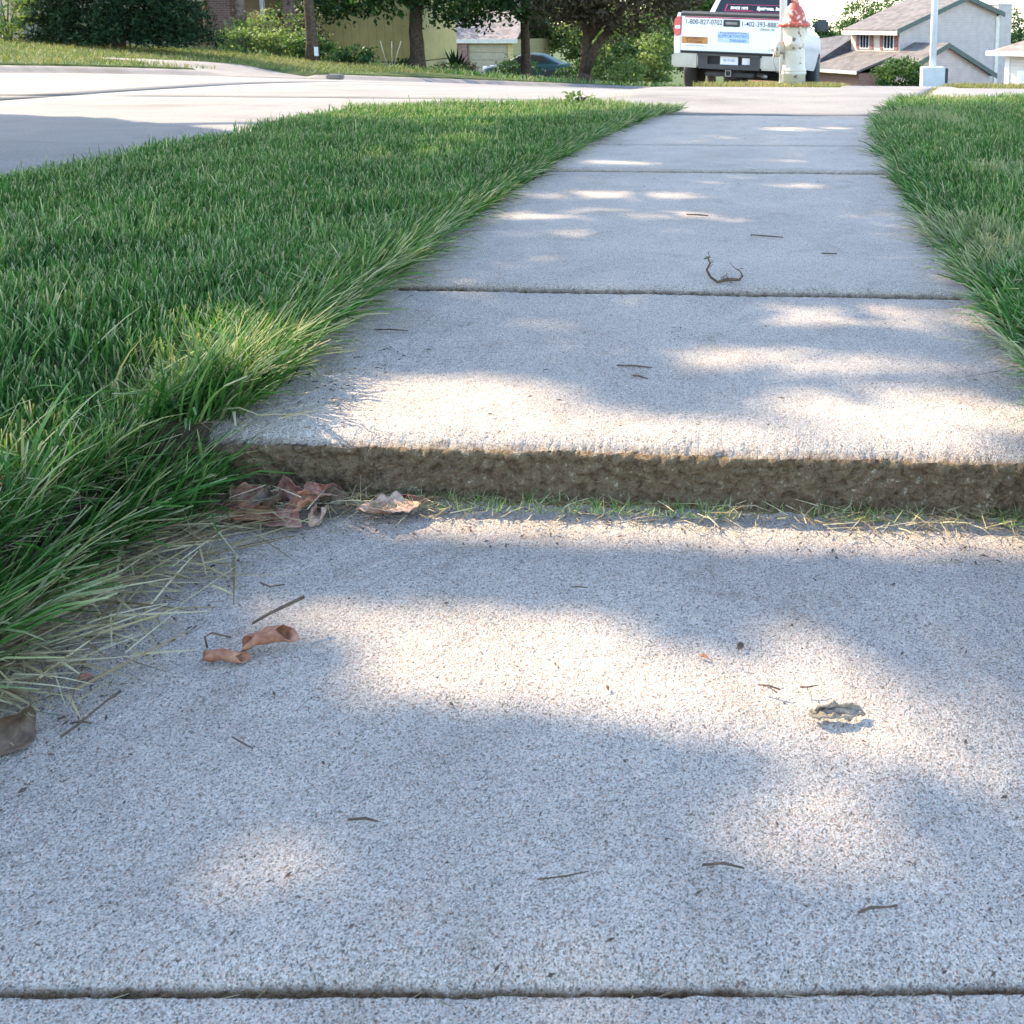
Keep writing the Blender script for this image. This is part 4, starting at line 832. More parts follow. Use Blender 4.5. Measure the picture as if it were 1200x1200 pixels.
M['fascia'] = simple('cream_fascia', (.62, .58, .48), .6); M['fascia_green'] = simple('dark_green_rake_board', (.06, .085, .07), .6); M['trim_brown'] = simple('brown_trim', (.1, .075, .055), .7)
M['shutter'] = simple('red_brown_shutter', (.22, .085, .07), .7); M['foundation'] = simple('grey_foundation', (.3, .28, .24), .9)
M['door_beige'] = simple('beige_garage_door', (.4, .34, .22), .7); M['door_white'] = simple('white_garage_door', (.66, .65, .63), .6)
def roof_gable(parent, mat, x0, x1, y0, y1, ez, rz, over=.35, th=.14, axis='x'):
    """two slopes with thickness, ridge along axis"""
    m = MB(); ov = over
    if axis == 'x':
        c = (y0 + y1) / 2; s = (rz - ez) / (c - y0)
        m.prism([(y0 - ov, ez - s * ov), (c, rz), (y1 + ov, ez - s * ov), (y1 + ov, ez - s * ov + th), (c, rz + th), (y0 - ov, ez - s * ov + th)], 'x', x0 - ov, x1 + ov)
    else:
        c = (x0 + x1) / 2; s = (rz - ez) / (c - x0)
        m.prism([(x0 - ov, ez - s * ov), (c, rz), (x1 + ov, ez - s * ov), (x1 + ov, ez - s * ov + th), (c, rz + th), (x0 - ov, ez - s * ov + th)], 'y', y0 - ov, y1 + ov)
    return m.build('roof', mat, parent)
# olive house on the left
hA = empty('house', (-16, 38, -1.3)); tag(hA, 'olive sided house with brown brick piers behind the flower bed', 'house')
box('wall', M['olive'], hA, -1.0, 3.37, -4.0, .9, .46, 4.2)
box('foundation', M['yellowish'], hA, -.98, 3.35, -3.97, .87, -.6, .425); box('trim', M['trim_brown'], hA, -1.02, 3.39, -4.04, -4.0, .425, .47)
box('corner_board', M['trim_brown'], hA, 3.37, 3.55, -4.06, -3.85, -.4, 4.2)
box('wall', M['taupe'], hA, -9, -1.05, -2.0, .9, -.6, 4.2)
for a, b in ((-2.63, -1.89), (-.08, .33)): box('brick_pier', M['brick'], hA, a, b, -6.2, -5.6, -.6, 3.9)
for a in (-1.4, -.55): box('porch_post', M['white_paint'], hA, a, a + .12, -5.2, -5.08, -.6, 3.9)
box('porch_beam', M['trim_brown'], hA, -9, .4, -6.1, -5.7, 3.9, 4.25)
f = box('door', M['trim_brown'], hA, -2.9, -1.9, -2.06, -2.0, .1, 2.2); box('handle', M['dull_metal'], f, -2.02, -1.97, -2.12, -2.06, 1.05, 1.15)
w = box('window', M['white_paint'], hA, -7.5, -5.2, -2.07, -2.0, 1.1, 2.7); box('pane', M['glass'], w, -7.4, -5.3, -2.09, -2.07, 1.2, 2.6)
roof_gable(hA, M['shingle_grey'], -9, 3.4, -4.0, .9, 4.25, 5.9)
box('porch_roof', M['shingle_grey'], hA, -9.2, .5, -6.3, -4.4, 4.26, 4.36)
# neighbour at the far left
hB = empty('house', (-23.6, 28, .1)); tag(hB, 'taupe sided house corner beside the big evergreen', 'house')
box('wall', M['taupe'], hB, -4, 4.2, -4, 4, -.6, 3.0); box('corner_board', M['yellowish'], hB, 4.2, 4.4, -4.06, -3.7, -.6, 3.0); box('foundation', M['trim_brown'], hB, -3.9, 4.24, -4.03, -4.0, -.6, .26)
w = box('window', M['white_paint'], hB, -1.5, .6, -4.06, -4.0, 1.0, 2.2); box('pane', M['glass'], w, -1.4, .5, -4.08, -4.06, 1.1, 2.1)
roof_gable(hB, M['shingle'], -4, 4.2, -4, 4, 3.0, 4.6)
# garage house down the slope
hC = empty('house', (-18.5, 60, -2.5)); tag(hC, 'tan house with brick pier and wide garage door behind the trees', 'house')
box('wall', M['yellowish'], hC, -6, .35, -4.0, 5, -.6, 2.0); box('corner_board', M['trim_brown'], hC, .1, .48, -4.3, -4.0, -.5, 2.0); box('brick_pier', M['brick'], hC, .5, 1.14, -4.7, -4.1, -.5, 2.0)
box('wall', M['yellowish'], hC, 1.1, 3.72, -4.5, 5, -.6, 2.0); box('corner_board', M['yellowish'], hC, 3.45, 3.75, -4.56, -4.5, -.5, 1.95)
for k in range(4): box('garage_door_panel', M['door_beige'], hC, 1.2, 3.42, -4.56, -4.5, .02 + k * .44, .44 + k * .44, bevel=.012)
roof_gable(hC, M['shingle_tan'], -6, 3.72, -4.5, 5, 2.05, 4.3, .3)
box('fascia', M['fascia'], hC, -6.2, 4.1, -4.86, -4.81, 1.85, 2.08)
# tall grey house on the right, turned 35 degrees; local x runs along its gable wall, local y back along the window wall
hD = empty('house', (7.24, 57, -5.2), R(35)); tag(hD, 'tall two storey grey house with shingle roof and clad chimney', 'house')
Z0 = 5.2
def P3(*p): return p
m = MB(); m.prism([(0, -.3), (7.76, -.3), (7.76, 1.06 + Z0), (5.03, 1.93 + Z0), (0, .12 + Z0)], 'y', 0, 4.3); m.build('wall', M['grey_siding'], hD)
box('wall', M['cream'], hD, -.03, 0, 0.0, 4.3, 3.9, .1 + Z0)
m = MB(); s = (1.93 - .12) / 5.03
m.prism([(-.45, .12 - s * .45 + Z0), (5.03, 1.93 + Z0), (8.1, .95 + Z0), (8.1, 1.1 + Z0), (5.03, 2.09 + Z0), (-.45, .28 - s * .45 + Z0)], 'y', -.28, 4.6); m.build('roof', M['shingle'], hD)
m = MB(); m.prism([(-.5, -.13 + Z0), (5.03, 1.82 + Z0), (8.14, .84 + Z0), (8.14, 1.12 + Z0), (5.03, 2.11 + Z0), (-.5, .14 + Z0)], 'y', -.34, -.285); m.build('rake_board', M['fascia_green'], hD)
box('fascia', M['fascia'], hD, -.52, -.46, -.3, 4.62, -.2 + Z0, .02 + Z0)
for a, b in ((.43, 1.30), (2.58, 3.43)):
    w = box('window', M['white_paint'], hD, -.08, -.03, a, b, -1.04 + Z0, -.14 + Z0)
    n = 3
    for k in range(n):
        q0 = a + .06 + (b - a - .06) / n * k; box('pane', M['glass'], w, -.095, -.08, q0, q0 + (b - a - .06) / n - .06, -.97 + Z0, -.2 + Z0)
    for q in (a - .33, b + .04): box('shutter', M['shutter'], hD, -.075, -.03, q, q + .29, -1.06 + Z0, -.12 + Z0)
# lower roof in front of the window wall
m = MB(); m.add([(-.02, -.2, -1.15 + Z0), (-.02, 4.4, -1.15 + Z0), (-3.3, 4.4, -2.15 + Z0), (-3.3, -.2, -2.15 + Z0), (-.02, -.2, -1.28 + Z0), (-.02, 4.4, -1.28 + Z0), (-3.3, 4.4, -2.28 + Z0), (-3.3, -.2, -2.28 + Z0)],
    [(0, 1, 2, 3), (7, 6, 5, 4), (0, 3, 7, 4), (1, 5, 6, 2), (3, 2, 6, 7), (0, 4, 5, 1)]); m.build('roof', M['shingle'], hD)
m = MB(); m.add([(-3.3, 4.4, -2.15 + Z0), (-3.3, 11.5, -2.15 + Z0), (.8, 8.4, -.5 + Z0), (.8, 4.4, -.1 + Z0), (.8, 11.5, -2.15 + Z0), (-3.3, 4.4, -2.3 + Z0), (-3.3, 11.5, -2.3 + Z0), (.8, 11.5, -2.3 + Z0), (.8, 4.4, -2.3 + Z0)],
    [(0, 1, 2, 3), (1, 4, 2), (0, 5, 6, 1), (1, 6, 7, 4), (3, 8, 5, 0), (5, 8, 7, 6)]); m.build('roof', M['shingle_grey'], hD)
box('fascia', M['fascia'], hD, -3.36, -3.3, -.22, 4.4, -2.33 + Z0, -2.16 + Z0); box('wall', M['brick_red'], hD, -2.9, -.1, .1, 11.0, -.3, -2.3 + Z0)
# projecting gable wing
m = MB(); m.prism([(-1.4, -.3), (4.6, -.3), (4.6, -2.45 + Z0), (1.09, -.78 + Z0), (-1.4, -1.95 + Z0)], 'y', -2.5, -.02); m.build('wall', M['grey_siding'], hD)
m = MB(); m.prism([(-1.8, -2.05 + Z0), (1.09, -.76 + Z0), (4.95, -2.55 + Z0), (4.95, -2.42 + Z0), (1.09, -.61 + Z0), (-1.8, -1.9 + Z0)], 'y', -2.75, -.02); m.build('roof', M['shingle'], hD)
m = MB(); m.prism([(-1.82, -2.2 + Z0), (1.09, -.87 + Z0), (4.98, -2.68 + Z0), (4.98, -2.4 + Z0), (1.09, -.59 + Z0), (-1.82, -1.88 + Z0)], 'y', -2.8, -2.755); m.build('rake_board', M['fascia_green'], hD)
ch = box('chimney', M['grey_siding'], hD, 8.0, 9.2, .1, 1.3, -.3, 1.6 + Z0); box('chimney_cap', M['fascia'], ch, 7.95, 9.25, .05, 1.35, 1.6 + Z0, 1.68 + Z0)
for a in (8.2, 8.75): MB().lathe([(.14, 0), (.14, .35), (.17, .36), (.17, .42)], 12, (a + .1, .7, 1.68 + Z0)).build('flue', M['fascia'], ch)
box('corner_board', M['fascia'], hD, 7.7, 7.98, -.06, .1, -.3, .9 + Z0)
# white garage at the right edge
hE = empty('house', (10.45, 45, -3.8), R(-42)); tag(hE, 'white garage with pale tan roof at the edge of the grey house', 'house')
box('wall', M['white_siding'], hE, 0, 7, 0, 7, -.4, 3.0); box('corner_board', M['white_paint'], hE, -.03, .2, -.03, 0, -.3, 3.0)
fr = box('door_frame', M['white_paint'], hE, .6, 5.6, -.05, -.002, 0, 2.2)
for k in range(4): box('garage_door_panel', M['door_white'], hE, .75, 5.45, -.085, -.05, .02 + k * .51, .51 + k * .51, bevel=.012)
m = MB(); m.add([(-.6, -.6, 3.02), (7.6, -.6, 3.02), (7.6, 7.6, 3.02), (-.6, 7.6, 3.02), (3.5, 3.0, 4.75), (3.5, 4.0, 4.75), (-.6, -.6, 2.9), (7.6, -.6, 2.9), (7.6, 7.6, 2.9), (-.6, 7.6, 2.9)],
    [(0, 1, 4), (1, 2, 5, 4), (2, 3, 5), (3, 0, 4, 5), (6, 9, 8, 7), (0, 6, 7, 1), (1, 7, 8, 2), (2, 8, 9, 3), (3, 9, 6, 0)]); m.build('roof', M['shingle_tan'], hE)
for q in ((-.65, 7.65, -.65, -.6), (-.65, -.6, -.6, 7.65)): box('fascia', M['white_paint'], hE, q[0], q[1], q[2], q[3], 2.86, 3.06)

# ------------------------------------------------------------------ lettering
def text(parent, body, size, mat, loc, rot, align='CENTER', name='lettering', sx=1.0, bold=0.0, shear=0):
    cu = bpy.data.curves.new(name, 'FONT'); cu.body = body; cu.size = size; cu.align_x = align; cu.align_y = 'CENTER'; cu.extrude = .001; cu.offset = bold; cu.shear = shear
    t = bpy.data.objects.new(name, cu); col.objects.link(t); bpy.context.view_layer.update()
    me = bpy.data.meshes.new_from_object(t.evaluated_get(bpy.context.evaluated_depsgraph_get())); bpy.data.objects.remove(t)
    me.materials.clear(); me.materials.append(mat)
    o = bpy.data.objects.new(name, me); o.scale = (sx, 1, 1); o.location = loc; o.rotation_euler = rot; return link(o, parent)

# ------------------------------------------------------------------ pickup truck (local: x right, y forward, z up, origin under the rear bumper)
def wheel(parent, x, y, r=.39, w=.26):
    s = 1 if x > 0 else -1
    t = MB().lathe([(r * .62, -w / 2), (r * .9, -w / 2), (r, -w * .36), (r, w * .36), (r * .9, w / 2), (r * .62, w / 2)], 32, (0, 0, 0), 'x').build('wheel', M['rubber'], parent, True)
    t.location = (x, y, r)
    MB().lathe([(r * .62, -w * .4), (r * .62, w * .38), (r * .55, w * .44), (r * .5, w * .3), (r * .2, w * .36), (.02, w * .37)] if s > 0 else [(.02, -w * .37), (r * .2, -w * .36), (r * .5, -w * .3), (r * .55, -w * .44), (r * .62, -w * .38), (r * .62, w * .4)], 28, (0, 0, 0), 'x').build('rim', M['dull_metal'], t, True)
    return t
tr = empty('pickup_truck', (-.74, 16.42, 0)); tag(tr, 'white pickup truck with company lettering on its tailgate, parked past the hydrant', 'truck')
tr.location.z = float(road_z(-1.2, 17.5)) + .02
tr.rotation_euler = (R(-3.6), R(2.0), R(-8.5))
AX = (1.22, 4.85)
def zlow(y):
    z = .5
    for a in AX:
        if abs(y - a) < .5: z = max(z, .39 + math.sqrt(.25 - (y - a) ** 2))
    return z
def ztop(y): return 1.335 if y < 2.15 else (1.36 if y < 4.3 else 1.3 - .1 * ((y - 4.3) / 1.45) ** 1.5)
def xout(y, z):
    x = 1.0 - .07 * ((z - .85) / .45) ** 2
    if y < .12: x -= .05 * (1 - y / .12) ** 2
    if y > 5.2: x -= .25 * ((y - 5.2) / .55) ** 2
    return x
ys = np.concatenate([np.linspace(.06, .2, 5), np.linspace(.22, 5.75, 110)]); nz = 10
for s in (-1, 1):
    V = []
    for y in ys:
        a, b = zlow(y), ztop(y)
        for k in range(nz):
            z = a + (b - a) * k / (nz - 1); V.append((s * xout(y, z), y, z))
        V.append((s * (xout(y, b) - .09), y, b + .012)); V.append((s * (xout(y, b) - .14), y, b - .02)); V.append((s * (xout(y, b) - .15), y, a))
    k = nz + 3; n = len(ys); i = np.arange(n * k).reshape(n, k)
    q = np.stack([i[:-1, :-1], i[:-1, 1:], i[1:, 1:], i[1:, :-1]], -1).reshape(-1, 4)
    np_mesh('side_panel', V, q if s < 0 else q[:, ::-1], M['white'], tr, True)
    MB().prism([(s * .868, .5), (s * .95, .5), (s * .985, .85), (s * .965, 1.2), (s * .93, 1.345), (s * .868, 1.345)], 'y', .045, .13).build('rear_post', M['white'], tr, bevel=.01)
    tl = MB().prism([(s * .872, .96), (s * .952, .94), (s * .995, 1.02), (s * .985, 1.2), (s * .955, 1.27), (s * .868, 1.28)], 'y', .022, .12).build('tail_light', M['red_lens'], tr, bevel=.012)
    MB().box(*sorted((s * .88, s * .965)), .012, .03, 1.07, 1.125).build('reverse_lamp', M['ink_white'], tl)
    for y in AX: wheel(tr, s * .86, y)
    mr = MB().tube([(s * .95, 3.75, 1.4), (s * 1.02, 3.72, 1.4)], .03, 8).build('mirror', M['plastic'], tr)
    MB().box(*sorted((s * 1.0, s * 1.26)), 3.66, 3.78, 1.3, 1.53).build('mirror_glass', M['glass'], mr, bevel=.04)
    MB().box(*sorted((s * .9, s * .96)), 2.2, 2.26, 1.0, 1.04).build('door_handle', M['chrome'], tr, bevel=.01)
    hl = MB().box(*sorted((s * .5, s * .82)), 5.6, 5.74, .85, 1.08).build('headlight', M['ink_white'], tr, bevel=.03)
box('bed_floor', M['plastic'], tr, -.86, .86, .1, 2.12, .55, .75); box('bed_front', M['white'], tr, -.86, .86, 2.12, 2.17, .5, 1.34)
MB().tube([(0, .3, .42), (0, 5.2, .42)], .12, 8).build('chassis', M['plastic'], tr); MB().tube([(-.8, AX[0], .39), (.8, AX[0], .39)], [.05, .05], 8).build('rear_axle', M['plastic'], tr)
MB().lathe([(.03, -.14), (.14, -.1), (.14, .1), (.03, .14)], 14, (0, AX[0], .39), 'y').build('differential', M['plastic'], tr, True)
box('fuel_tank', M['plastic'], tr, -.75, -.15, 1.7, 3.6, .3, .55, bevel=.05); box('skid_plate', M['plastic'], tr, -.7, .75, 3.6, 5.3, .26, .5, bevel=.05); box('drive_shaft_cover', M['plastic'], tr, -.1, .75, 1.9, 3.4, .34, .56, bevel=.05)
box('spare_tyre_well', M['plastic'], tr, -.35, .35, .5, 1.0, .42, .6, bevel=.05)
# tailgate
tg = MB().box(-.862, .862, .03, .11, .7, 1.34).build('tailgate', M['white'], tr, bevel=.018)
MB().prism([(.024, 1.285), (.06, 1.29), (.11, 1.35), (.115, 1.375), (.07, 1.372), (.015, 1.33)], 'x', -.87, .87).build('spoiler_lip', M['plastic'], tg)
MB().box(-.80, .80, .026, .029, 1.262, 1.28).build('pinstripe', M['ink_red'], tg)
hd = MB().box(-.14, .14, .012, .03, 1.13, 1.245).build('handle', M['plastic'], tg, bevel=.01); MB().box(-.1, .1, .004, .012, 1.165, 1.21).build('latch', M['dull_metal'], hd, bevel=.004)
RT = (R(90), 0, 0)
text(tg, '1-800-827-0702', .115, M['ink_black'], (-.48, .0275, 1.19), RT, sx=.86, bold=.0006)
text(tg, '1-402-393-8883', .115, M['ink_black'], (.48, .0275, 1.18), RT, sx=.86, bold=.0006)
text(tg, 'OMAHA, NE', .055, M['ink_black'], (.6, .0275, 1.1), RT, sx=.85)
st = MB().box(-.23, .31, .0272, .029, .865, 1.045).build('sticker', M['ink_pale'], tg)
text(st, 'FOUNDATION', .05, M['ink_black'], (.04, .0262, 1.025), RT, sx=1.4)
text(st, 'SUPPORTWORKS', .075, M['ink_blue'], (.04, .0262, .97), RT, sx=.9, bold=.001)
text(st, 'THRASHER', .07, M['ink_blue'], (.12, .0262, .9), RT, sx=.85, bold=.001)
so = MB().box(-.845, -.395, .0272, .029, .83, .945).build('sticker', M['ink_orange'], tg)
text(so, 'BASEMENT', .06, M['ink_brown'], (-.62, .0262, .915), RT, sx=1.1, bold=.001); text(so, 'SYSTEMS', .055, M['ink_brown'], (-.62, .0262, .86), RT, sx=1.3, bold=.001)
text(tg, 'WATERPROOFING', .03, M['dull_metal'], (-.62, .0275, .795), RT, sx=1.3); text(tg, 'SILVERADO', .035, M['dull_metal'], (.72, .0275, .76), RT)
MB().box(-.86, .86, .022, .03, .695, .712).build('lower_seam', M['plastic'], tg)
# rear bumper with step pad, plate and hitch
bp = empty('rear_bumper', (0, 0, 0), 0, tr)
for a, b in ((-.985, -.52), (.52, .985)): box('bumper_end', M['chrome'], bp, a, b, -.08, .12, .43, .665, bevel=.03)
box('step_pad', M['plastic'], bp, -.52, .52, -.12, .1, .635, .67); MB().prism([(-.52, .64), (-.52, .42), (.52, .42), (.52, .64), (.36, .64), (.36, .5), (-.36, .5), (-.36, .64)], 'y', -.09, .1).build('centre_bar', M['plastic'], bp)
box('plate_recess', M['rubber'], bp, -.36, .36, -.03, .1, .5, .64); pl = box('number_plate', M['ink_white'], bp, -.15, .15, -.05, -.035, .5, .64)
text(pl, 'NE 42-K83', .06, M['ink_blue'], (0, -.052, .57), RT, sx=.75)
box('tag_card', M['ink_white'], bp, .22, .35, -.045, -.032, .51, .62)
box('receiver_bar', M['plastic'], tr, -.42, .42, .02, .14, .3, .37, bevel=.02); hb = box('hitch', M['rubber'], tr, -.045, .045, -.08, .1, .31, .4); MB().prism([(-.05, .305), (.05, .305), (.05, .405), (-.05, .405), (-.05, .395), (-.038, .395), (.038, .395), (.038, .317), (-.038, .317), (-.038, .395), (-.05, .395)], 'y', -.09, -.082).build('hitch_rim', M['dull_metal'], hb)
MB().tube([(.45, .3, .36), (.6, .05, .33), (.62, -.02, .33)], .035, 10).build('exhaust_pipe', M['dull_metal'], tr, True)
# cab
lo, hi = [(-.93, 2.17), (.93, 2.17), (.93, 4.5), (-.93, 4.5)], [(-.74, 2.42), (.74, 2.42), (.74, 3.75), (-.74, 3.75)]
m = MB(); v = [(x, y, 1.34) for x, y in lo] + [(x, y, 1.86) for x, y in hi] + [(x * .85, y + (.1 if y < 3 else -.1), 1.92) for x, y in hi]
m.add(v, [(0, 1, 5, 4), (1, 2, 6, 5), (2, 3, 7, 6), (3, 0, 4, 7), (4, 5, 9, 8), (5, 6, 10, 9), (6, 7, 11, 10), (7, 4, 8, 11), (8, 9, 10, 11), (3, 2, 1, 0)]); m.build('cab', M['white'], tr, bevel=.03)
def pane(name, q, off, mat=M['glass'], p=tr):
    q = [Vector(a) for a in q]; nn = (q[1] - q[0]).cross(q[2] - q[1]).normalized() * off
    return MB().add([a + nn for a in q] + [a + nn * .2 for a in q], [(0, 1, 2, 3), (0, 4, 5, 1), (1, 5, 6, 2), (2, 6, 7, 3), (3, 7, 4, 0)]).build(name, mat, p)
rw = pane('rear_window', [(-.8, 2.19, 1.385), (.8, 2.19, 1.385), (.66, 2.40, 1.82), (-.66, 2.40, 1.82)], .012)
for s in (-1, 1):
    q = [(s * .915, 2.4, 1.4), (s * .915, 4.2, 1.4), (s * .77, 3.68, 1.8), (s * .77, 2.5, 1.8)]; pane('side_window', q if s > 0 else q[::-1], .012)
pane('windscreen', [(.85, 4.44, 1.38), (-.85, 4.44, 1.38), (-.68, 3.78, 1.83), (.68, 3.78, 1.83)], .012)
WR = (math.atan2(.435, .21), 0, 0); wy = lambda z: 2.19 + (z - 1.385) * .21 / .435 - .0165
rs = MB().prism([(-.58, 1.535), (.76, 1.535), (.63, 1.675), (-.55, 1.675)], 'y', 0, .001); rs.v = [(x, wy(z) + y * 1 + .002, z) for x, y, z in rs.v]; band = rs.build('window_sticker', M['ink_red'], rw)
rs = MB().prism([(-.56, 1.541), (.73, 1.541), (.6, 1.669), (-.53, 1.669)], 'y', 0, .001); rs.v = [(x, wy(z) + y - .0005, z) for x, y, z in rs.v]; rs.build('sticker_field', M['glass'], band)
text(band, 'SINCE 1975', .075, M['ink_white'], (-.3, wy(1.6) - .003, 1.6), WR, sx=.9, bold=.003)
text(band, 'Systems, Inc.', .1, M['ink_white'], (.28, wy(1.605) - .003, 1.605), WR, sx=.95, bold=.004, shear=.15)
MB().box(-.52, -.02, 0, .0012, 1.55, 1.562).build('underline', M['ink_red'], band).location = (0, wy(1.55) - .003, 0)
# hood and nose
V = []; hy = np.linspace(4.3, 5.76, 12); hx = np.linspace(-1, 1, 13)
for y in hy:
    for t in hx: V.append((t * (xout(y, ztop(y)) - .08), y, ztop(y) + .05 * (1 - t ** 4) * (1 - max(0, (y - 5.3) / .5) ** 2)))
i = np.arange(12 * 13).reshape(12, 13); np_mesh('hood', V, np.stack([i[:-1, :-1], i[:-1, 1:], i[1:, 1:], i[1:, :-1]], -1).reshape(-1, 4), M['white'], tr, True)
box('grille', M['plastic'], tr, -.55, .55, 5.62, 5.74, .72, 1.12); box('front_bumper', M['chrome'], tr, -.95, .95, 5.62, 5.86, .45, .7, bevel=.05)

# ------------------------------------------------------------------ parked car down the slope, side on, nose to the left
cr = empty('parked_car', (-12.55, 50, 0)); cr.location.z = float(lawn(-12.5, 50)) + .01; tag(cr, 'dark teal sedan parked behind the tree trunks', 'car')
M['teal'] = simple('teal_car_paint', (.012, .04, .042), .5, var=.05, coat=.05, spec=.25)
def loft(prof_top, prof_bot, xs, hw, mat, name, parent):
    V = []; zt_ = np.interp(xs, [p[0] for p in prof_top], [p[1] for p in prof_top]); zb = np.interp(xs, [p[0] for p in prof_bot], [p[1] for p in prof_bot]); ring = 14
    for x, a, b in zip(xs, zb, zt_):
        w = np.interp(x, [h[0] for h in hw], [h[1] for h in hw])
        for k in range(ring):
            t = math.pi * k / (ring - 1); c = math.cos(t); e = abs(c) ** .35 * (1 if c > 0 else -1); V.append((x, e * w, a + (b - a) * math.sin(t) ** .45))
    n = len(xs); i = np.arange(n * ring).reshape(n, ring)
    return np_mesh(name, V, np.stack([i[:-1, :-1], i[:-1, 1:], i[1:, 1:], i[1:, :-1]], -1).reshape(-1, 4), mat, parent, True)
xs = np.linspace(-2.2, 2.2, 60)
loft([(-2.2, .62), (-2.0, .74), (-1.0, .9), (1.3, .95), (2.1, .9), (2.2, .7)], [(-2.2, .3), (2.2, .3)], xs, [(-2.2, .62), (-1.9, .82), (1.9, .84), (2.2, .68)], M['teal'], 'body', cr)
gh = loft([(-1.1, .88), (-.35, 1.32), (.3, 1.42), (.9, 1.36), (1.75, .93)], [(-1.1, .85), (1.75, .85)], np.linspace(-1.1, 1.75, 30), [(-1.1, .7), (0, .68), (1.75, .68)], M['teal'], 'cabin', cr)
for s in (-1, 1):
    for q in ([(-.75, .92), (.28, .96), (.28, 1.34), (-.3, 1.26)], [(.38, .96), (1.35, .96), (.9, 1.28), (.38, 1.34)]):
        MB().prism(q, 'y', s * .695, s * .702).build('window', M['glass'], cr)
    for x in (-1.4, 1.35):
        w = MB().lathe([(.2, -.1), (.3, -.1), (.32, -.06), (.32, .06), (.3, .1), (.2, .1)], 24, (0, 0, 0), 'y').build('wheel', M['rubber'], cr, True); w.location = (x, s * .78, .32)
        MB().lathe([(.02, -.09), (.2, -.09), (.2, .09), (.02, .09)], 20, (0, 0, 0), 'y').build('rim', M['dull_metal'], w)
    MB().box(-2.16, -1.9, s * .62 - .12, s * .62 + .12, .58, .74).build('headlight', M['ink_white'], cr, bevel=.04)

# ------------------------------------------------------------------ fire hydrant
def hyd_mat(name, c, chip, amount):
    m, nt, p = newmat(name); L = nt.links.new; tc = nt.nodes.new('ShaderNodeTexCoord')
    n = N(nt, 'ShaderNodeTexNoise', Scale=14.0, Detail=8.0, Roughness=.7); L(tc.outputs['Object'], n.inputs['Vector'])
    n2 = N(nt, 'ShaderNodeTexNoise', Scale=5.0, Detail=4.0); L(tc.outputs['Object'], n2.inputs['Vector'])
    base = ramp(nt, n2.outputs[0], [(.3, tuple(v * .85 for v in c)), (.7, c)])
    cc = mixc(nt, ramp(nt, n.outputs[0], [(amount, (0, 0, 0)), (amount + .03, (1, 1, 1))]), base, chip); L(cc, p.inputs['Base Color']); p.inputs['Roughness'].default_value = .5; return m
M['hyd_white'] = hyd_mat('chipped_cream_paint', (.68, .61, .5), (.16, .12, .08), .58); M['hyd_red'] = hyd_mat('chipped_red_paint', (.5, .085, .05), (.66, .5, .4), .55)
hy = empty('fire_hydrant', (.215, 10.0, float(lawn(.215, 10)) - .01)); tag(hy, 'cream fire hydrant with chipped red bonnet on the verge', 'hydrant')
MB().lathe([(.118, -.1), (.118, .12), (.127, .125), (.127, .15), (.122, .155), (.127, .16), (.127, .175), (.116, .185), (.11, .22), (.108, .4), (.112, .56), (.118, .58), (.118, .6)], 32).build('barrel', M['hyd_white'], hy, True)
bn = MB().lathe([(.15, .6), (.163, .605), (.163, .635), (.15, .645), (.122, .65), (.118, .69), (.1, .75), (.072, .8), (.05, .815), (.045, .83), (.03, .835)], 32).build('bonnet', M['hyd_red'], hy, True)
MB().prism([(.034 * math.cos(2 * math.pi * k / 5), .034 * math.sin(2 * math.pi * k / 5)) for k in range(5)], 'z', .83, .885).build('operating_nut', M['hyd_red'], bn)
for k in range(8):
    a = 2 * math.pi * (k + .5) / 8; MB().prism([(.145 * math.cos(a) + .014 * math.cos(b), .145 * math.sin(a) + .014 * math.sin(b)) for b in [math.pi / 3 * q for q in range(6)]], 'z', .585, .66).build('flange_bolt', M['hyd_white'], bn)
def nozzle(ang, z, r, ln, name):
    root = empty(name, (0, 0, z), ang, hy)
    MB().lathe([(r * .85, .06), (r * .85, .11 + ln), (r * 1.02, .112 + ln)], 24, (0, 0, 0), 'x').build('neck', M['hyd_white'], root, True)
    MB().lathe([(r * 1.2, .11 + ln), (r * 1.25, .12 + ln), (r * 1.25, .15 + ln), (r * 1.1, .165 + ln), (r * .35, .17 + ln), (r * .3, .2 + ln), (.005, .2 + ln)], 24, (0, 0, 0), 'x').build('cap', M['hyd_white'], root, True)
nozzle(R(180), .39, .075, .03, 'hose_nozzle'); nozzle(R(-100), .44, .062, -.045, 'pumper_nozzle')
pts = [(-.2, -.02, .36), (-.21, -.03, .26), (-.17, -.06, .15), (-.13, -.07, .14), (-.11, -.06, .26), (-.1, -.05, .34)]
MB().tube(pts, .006, 6).build('cap_chain', M['dull_metal'], hy, True)

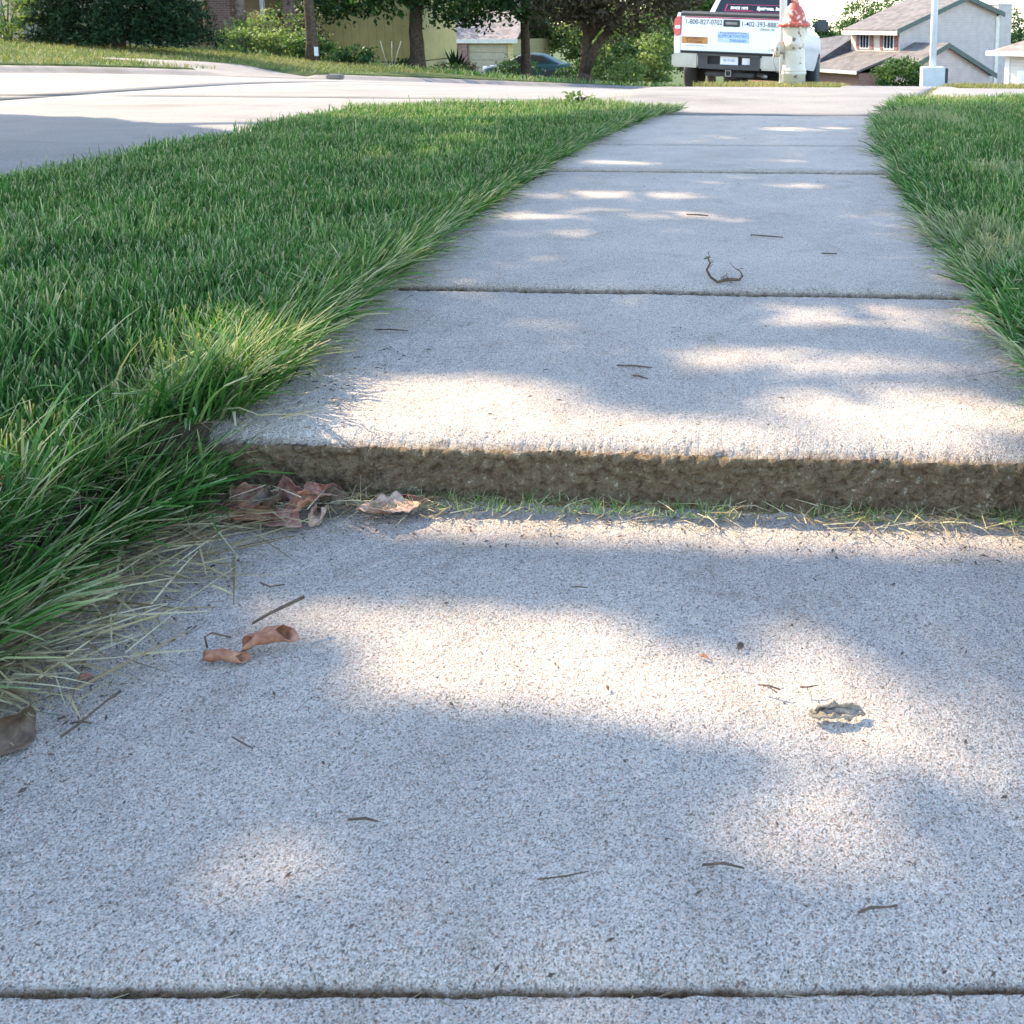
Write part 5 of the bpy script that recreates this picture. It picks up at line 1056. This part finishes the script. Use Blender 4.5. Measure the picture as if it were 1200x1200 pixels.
# ------------------------------------------------------------------ posts, street light, card
wp = empty('sign_post', (.115, 11.0, float(lawn(.115, 11)))); tag(wp, 'white round sign post standing behind the hydrant', 'post')
MB().lathe([(.04, -.2), (.04, 2.6), (.03, 2.62)], 18).build('pipe', M['white_paint'], wp, True); MB().box(-.23, .23, -.055, -.042, 2.0, 2.45).build('sign_plate', M['grey_paint'], wp, bevel=.003); MB().lathe([(.055, -.05), (.055, .03), (.042, .04)], 18).build('collar', M['grey_paint'], wp, True)
sl = empty('street_light', (2.885, 18, float(zt(2.885, 18)))); tag(sl, 'slim grey street light pole with a square base box', 'street light')
MB().lathe([(.062, -.2), (.06, 1.5), (.045, 5.4)], 18).build('pole', M['grey_paint'], sl, True)
MB().prism([(-.2, -.3), (.2, -.3), (.2, .49), (-.2, .49)], 'y', -.17, .17).build('base_box', M['grey_paint'], sl, bevel=.012)
MB().box(.201, .26, -.12, .12, .2, .47).build('meter', M['plastic'], sl, bevel=.01)
MB().tube([(0, 0, 5.35), (-.5, 0, 5.6), (-1.4, 0, 5.7)], [.035, .03, .03], 10).build('arm', M['grey_paint'], sl, True); MB().box(-1.9, -1.35, -.11, .11, 5.64, 5.76).build('lamp_head', M['grey_paint'], sl, bevel=.03)
cdn = empty('yard_card', (-11.22, 23.7, float(lawn(-11.22, 23.7)))); tag(cdn, 'small white card on a stake beside the slim trunk', 'sign')
MB().box(-.05, .05, -.006, .006, .14, .36).build('card', M['ink_white'], cdn); MB().tube([(0, .012, -.1), (0, .012, .3)], .006, 6).build('stake', M['trim_brown'], cdn)
# flower stalks by the olive wall
fl = empty('flower_stalks', L3(-10.15, 25.8)); tag(fl, 'pale bare flower stalks against the olive wall', 'plant')
for k, (dx, dx2) in enumerate([(-.25, -.12), (.0, .02), (.1, .3)]):
    MB().tube([(dx * .3, 0, -.05), (dx * .7 + dx2 * .2, 0, .3), (dx2 * .6 + dx * .9, .02, .7)], [.006, .005, .006], 6).build('stalk', M['fascia'], fl, True)
# block left at the driveway corner
cb = MB().box(-.14, .14, -.09, .09, 0, .1).build('curb_block', M['curb'], None, bevel=.02); cb.location = (-8.0, 17.6, float(road_z(-8.0, 17.6)) + .0); tag(cb, 'short loose block of pale concrete at the driveway corner', 'block')
# weed sprig at the far tip of the grass strip
bush('weed', 'leafy weed sprig at the far tip of the grass strip', (-1.2, 6.05, -.01), (.09, .07, .06), .035, 'leaf_light', 90, 190, 'weed', stems=4, nclump=12, clump=.3)
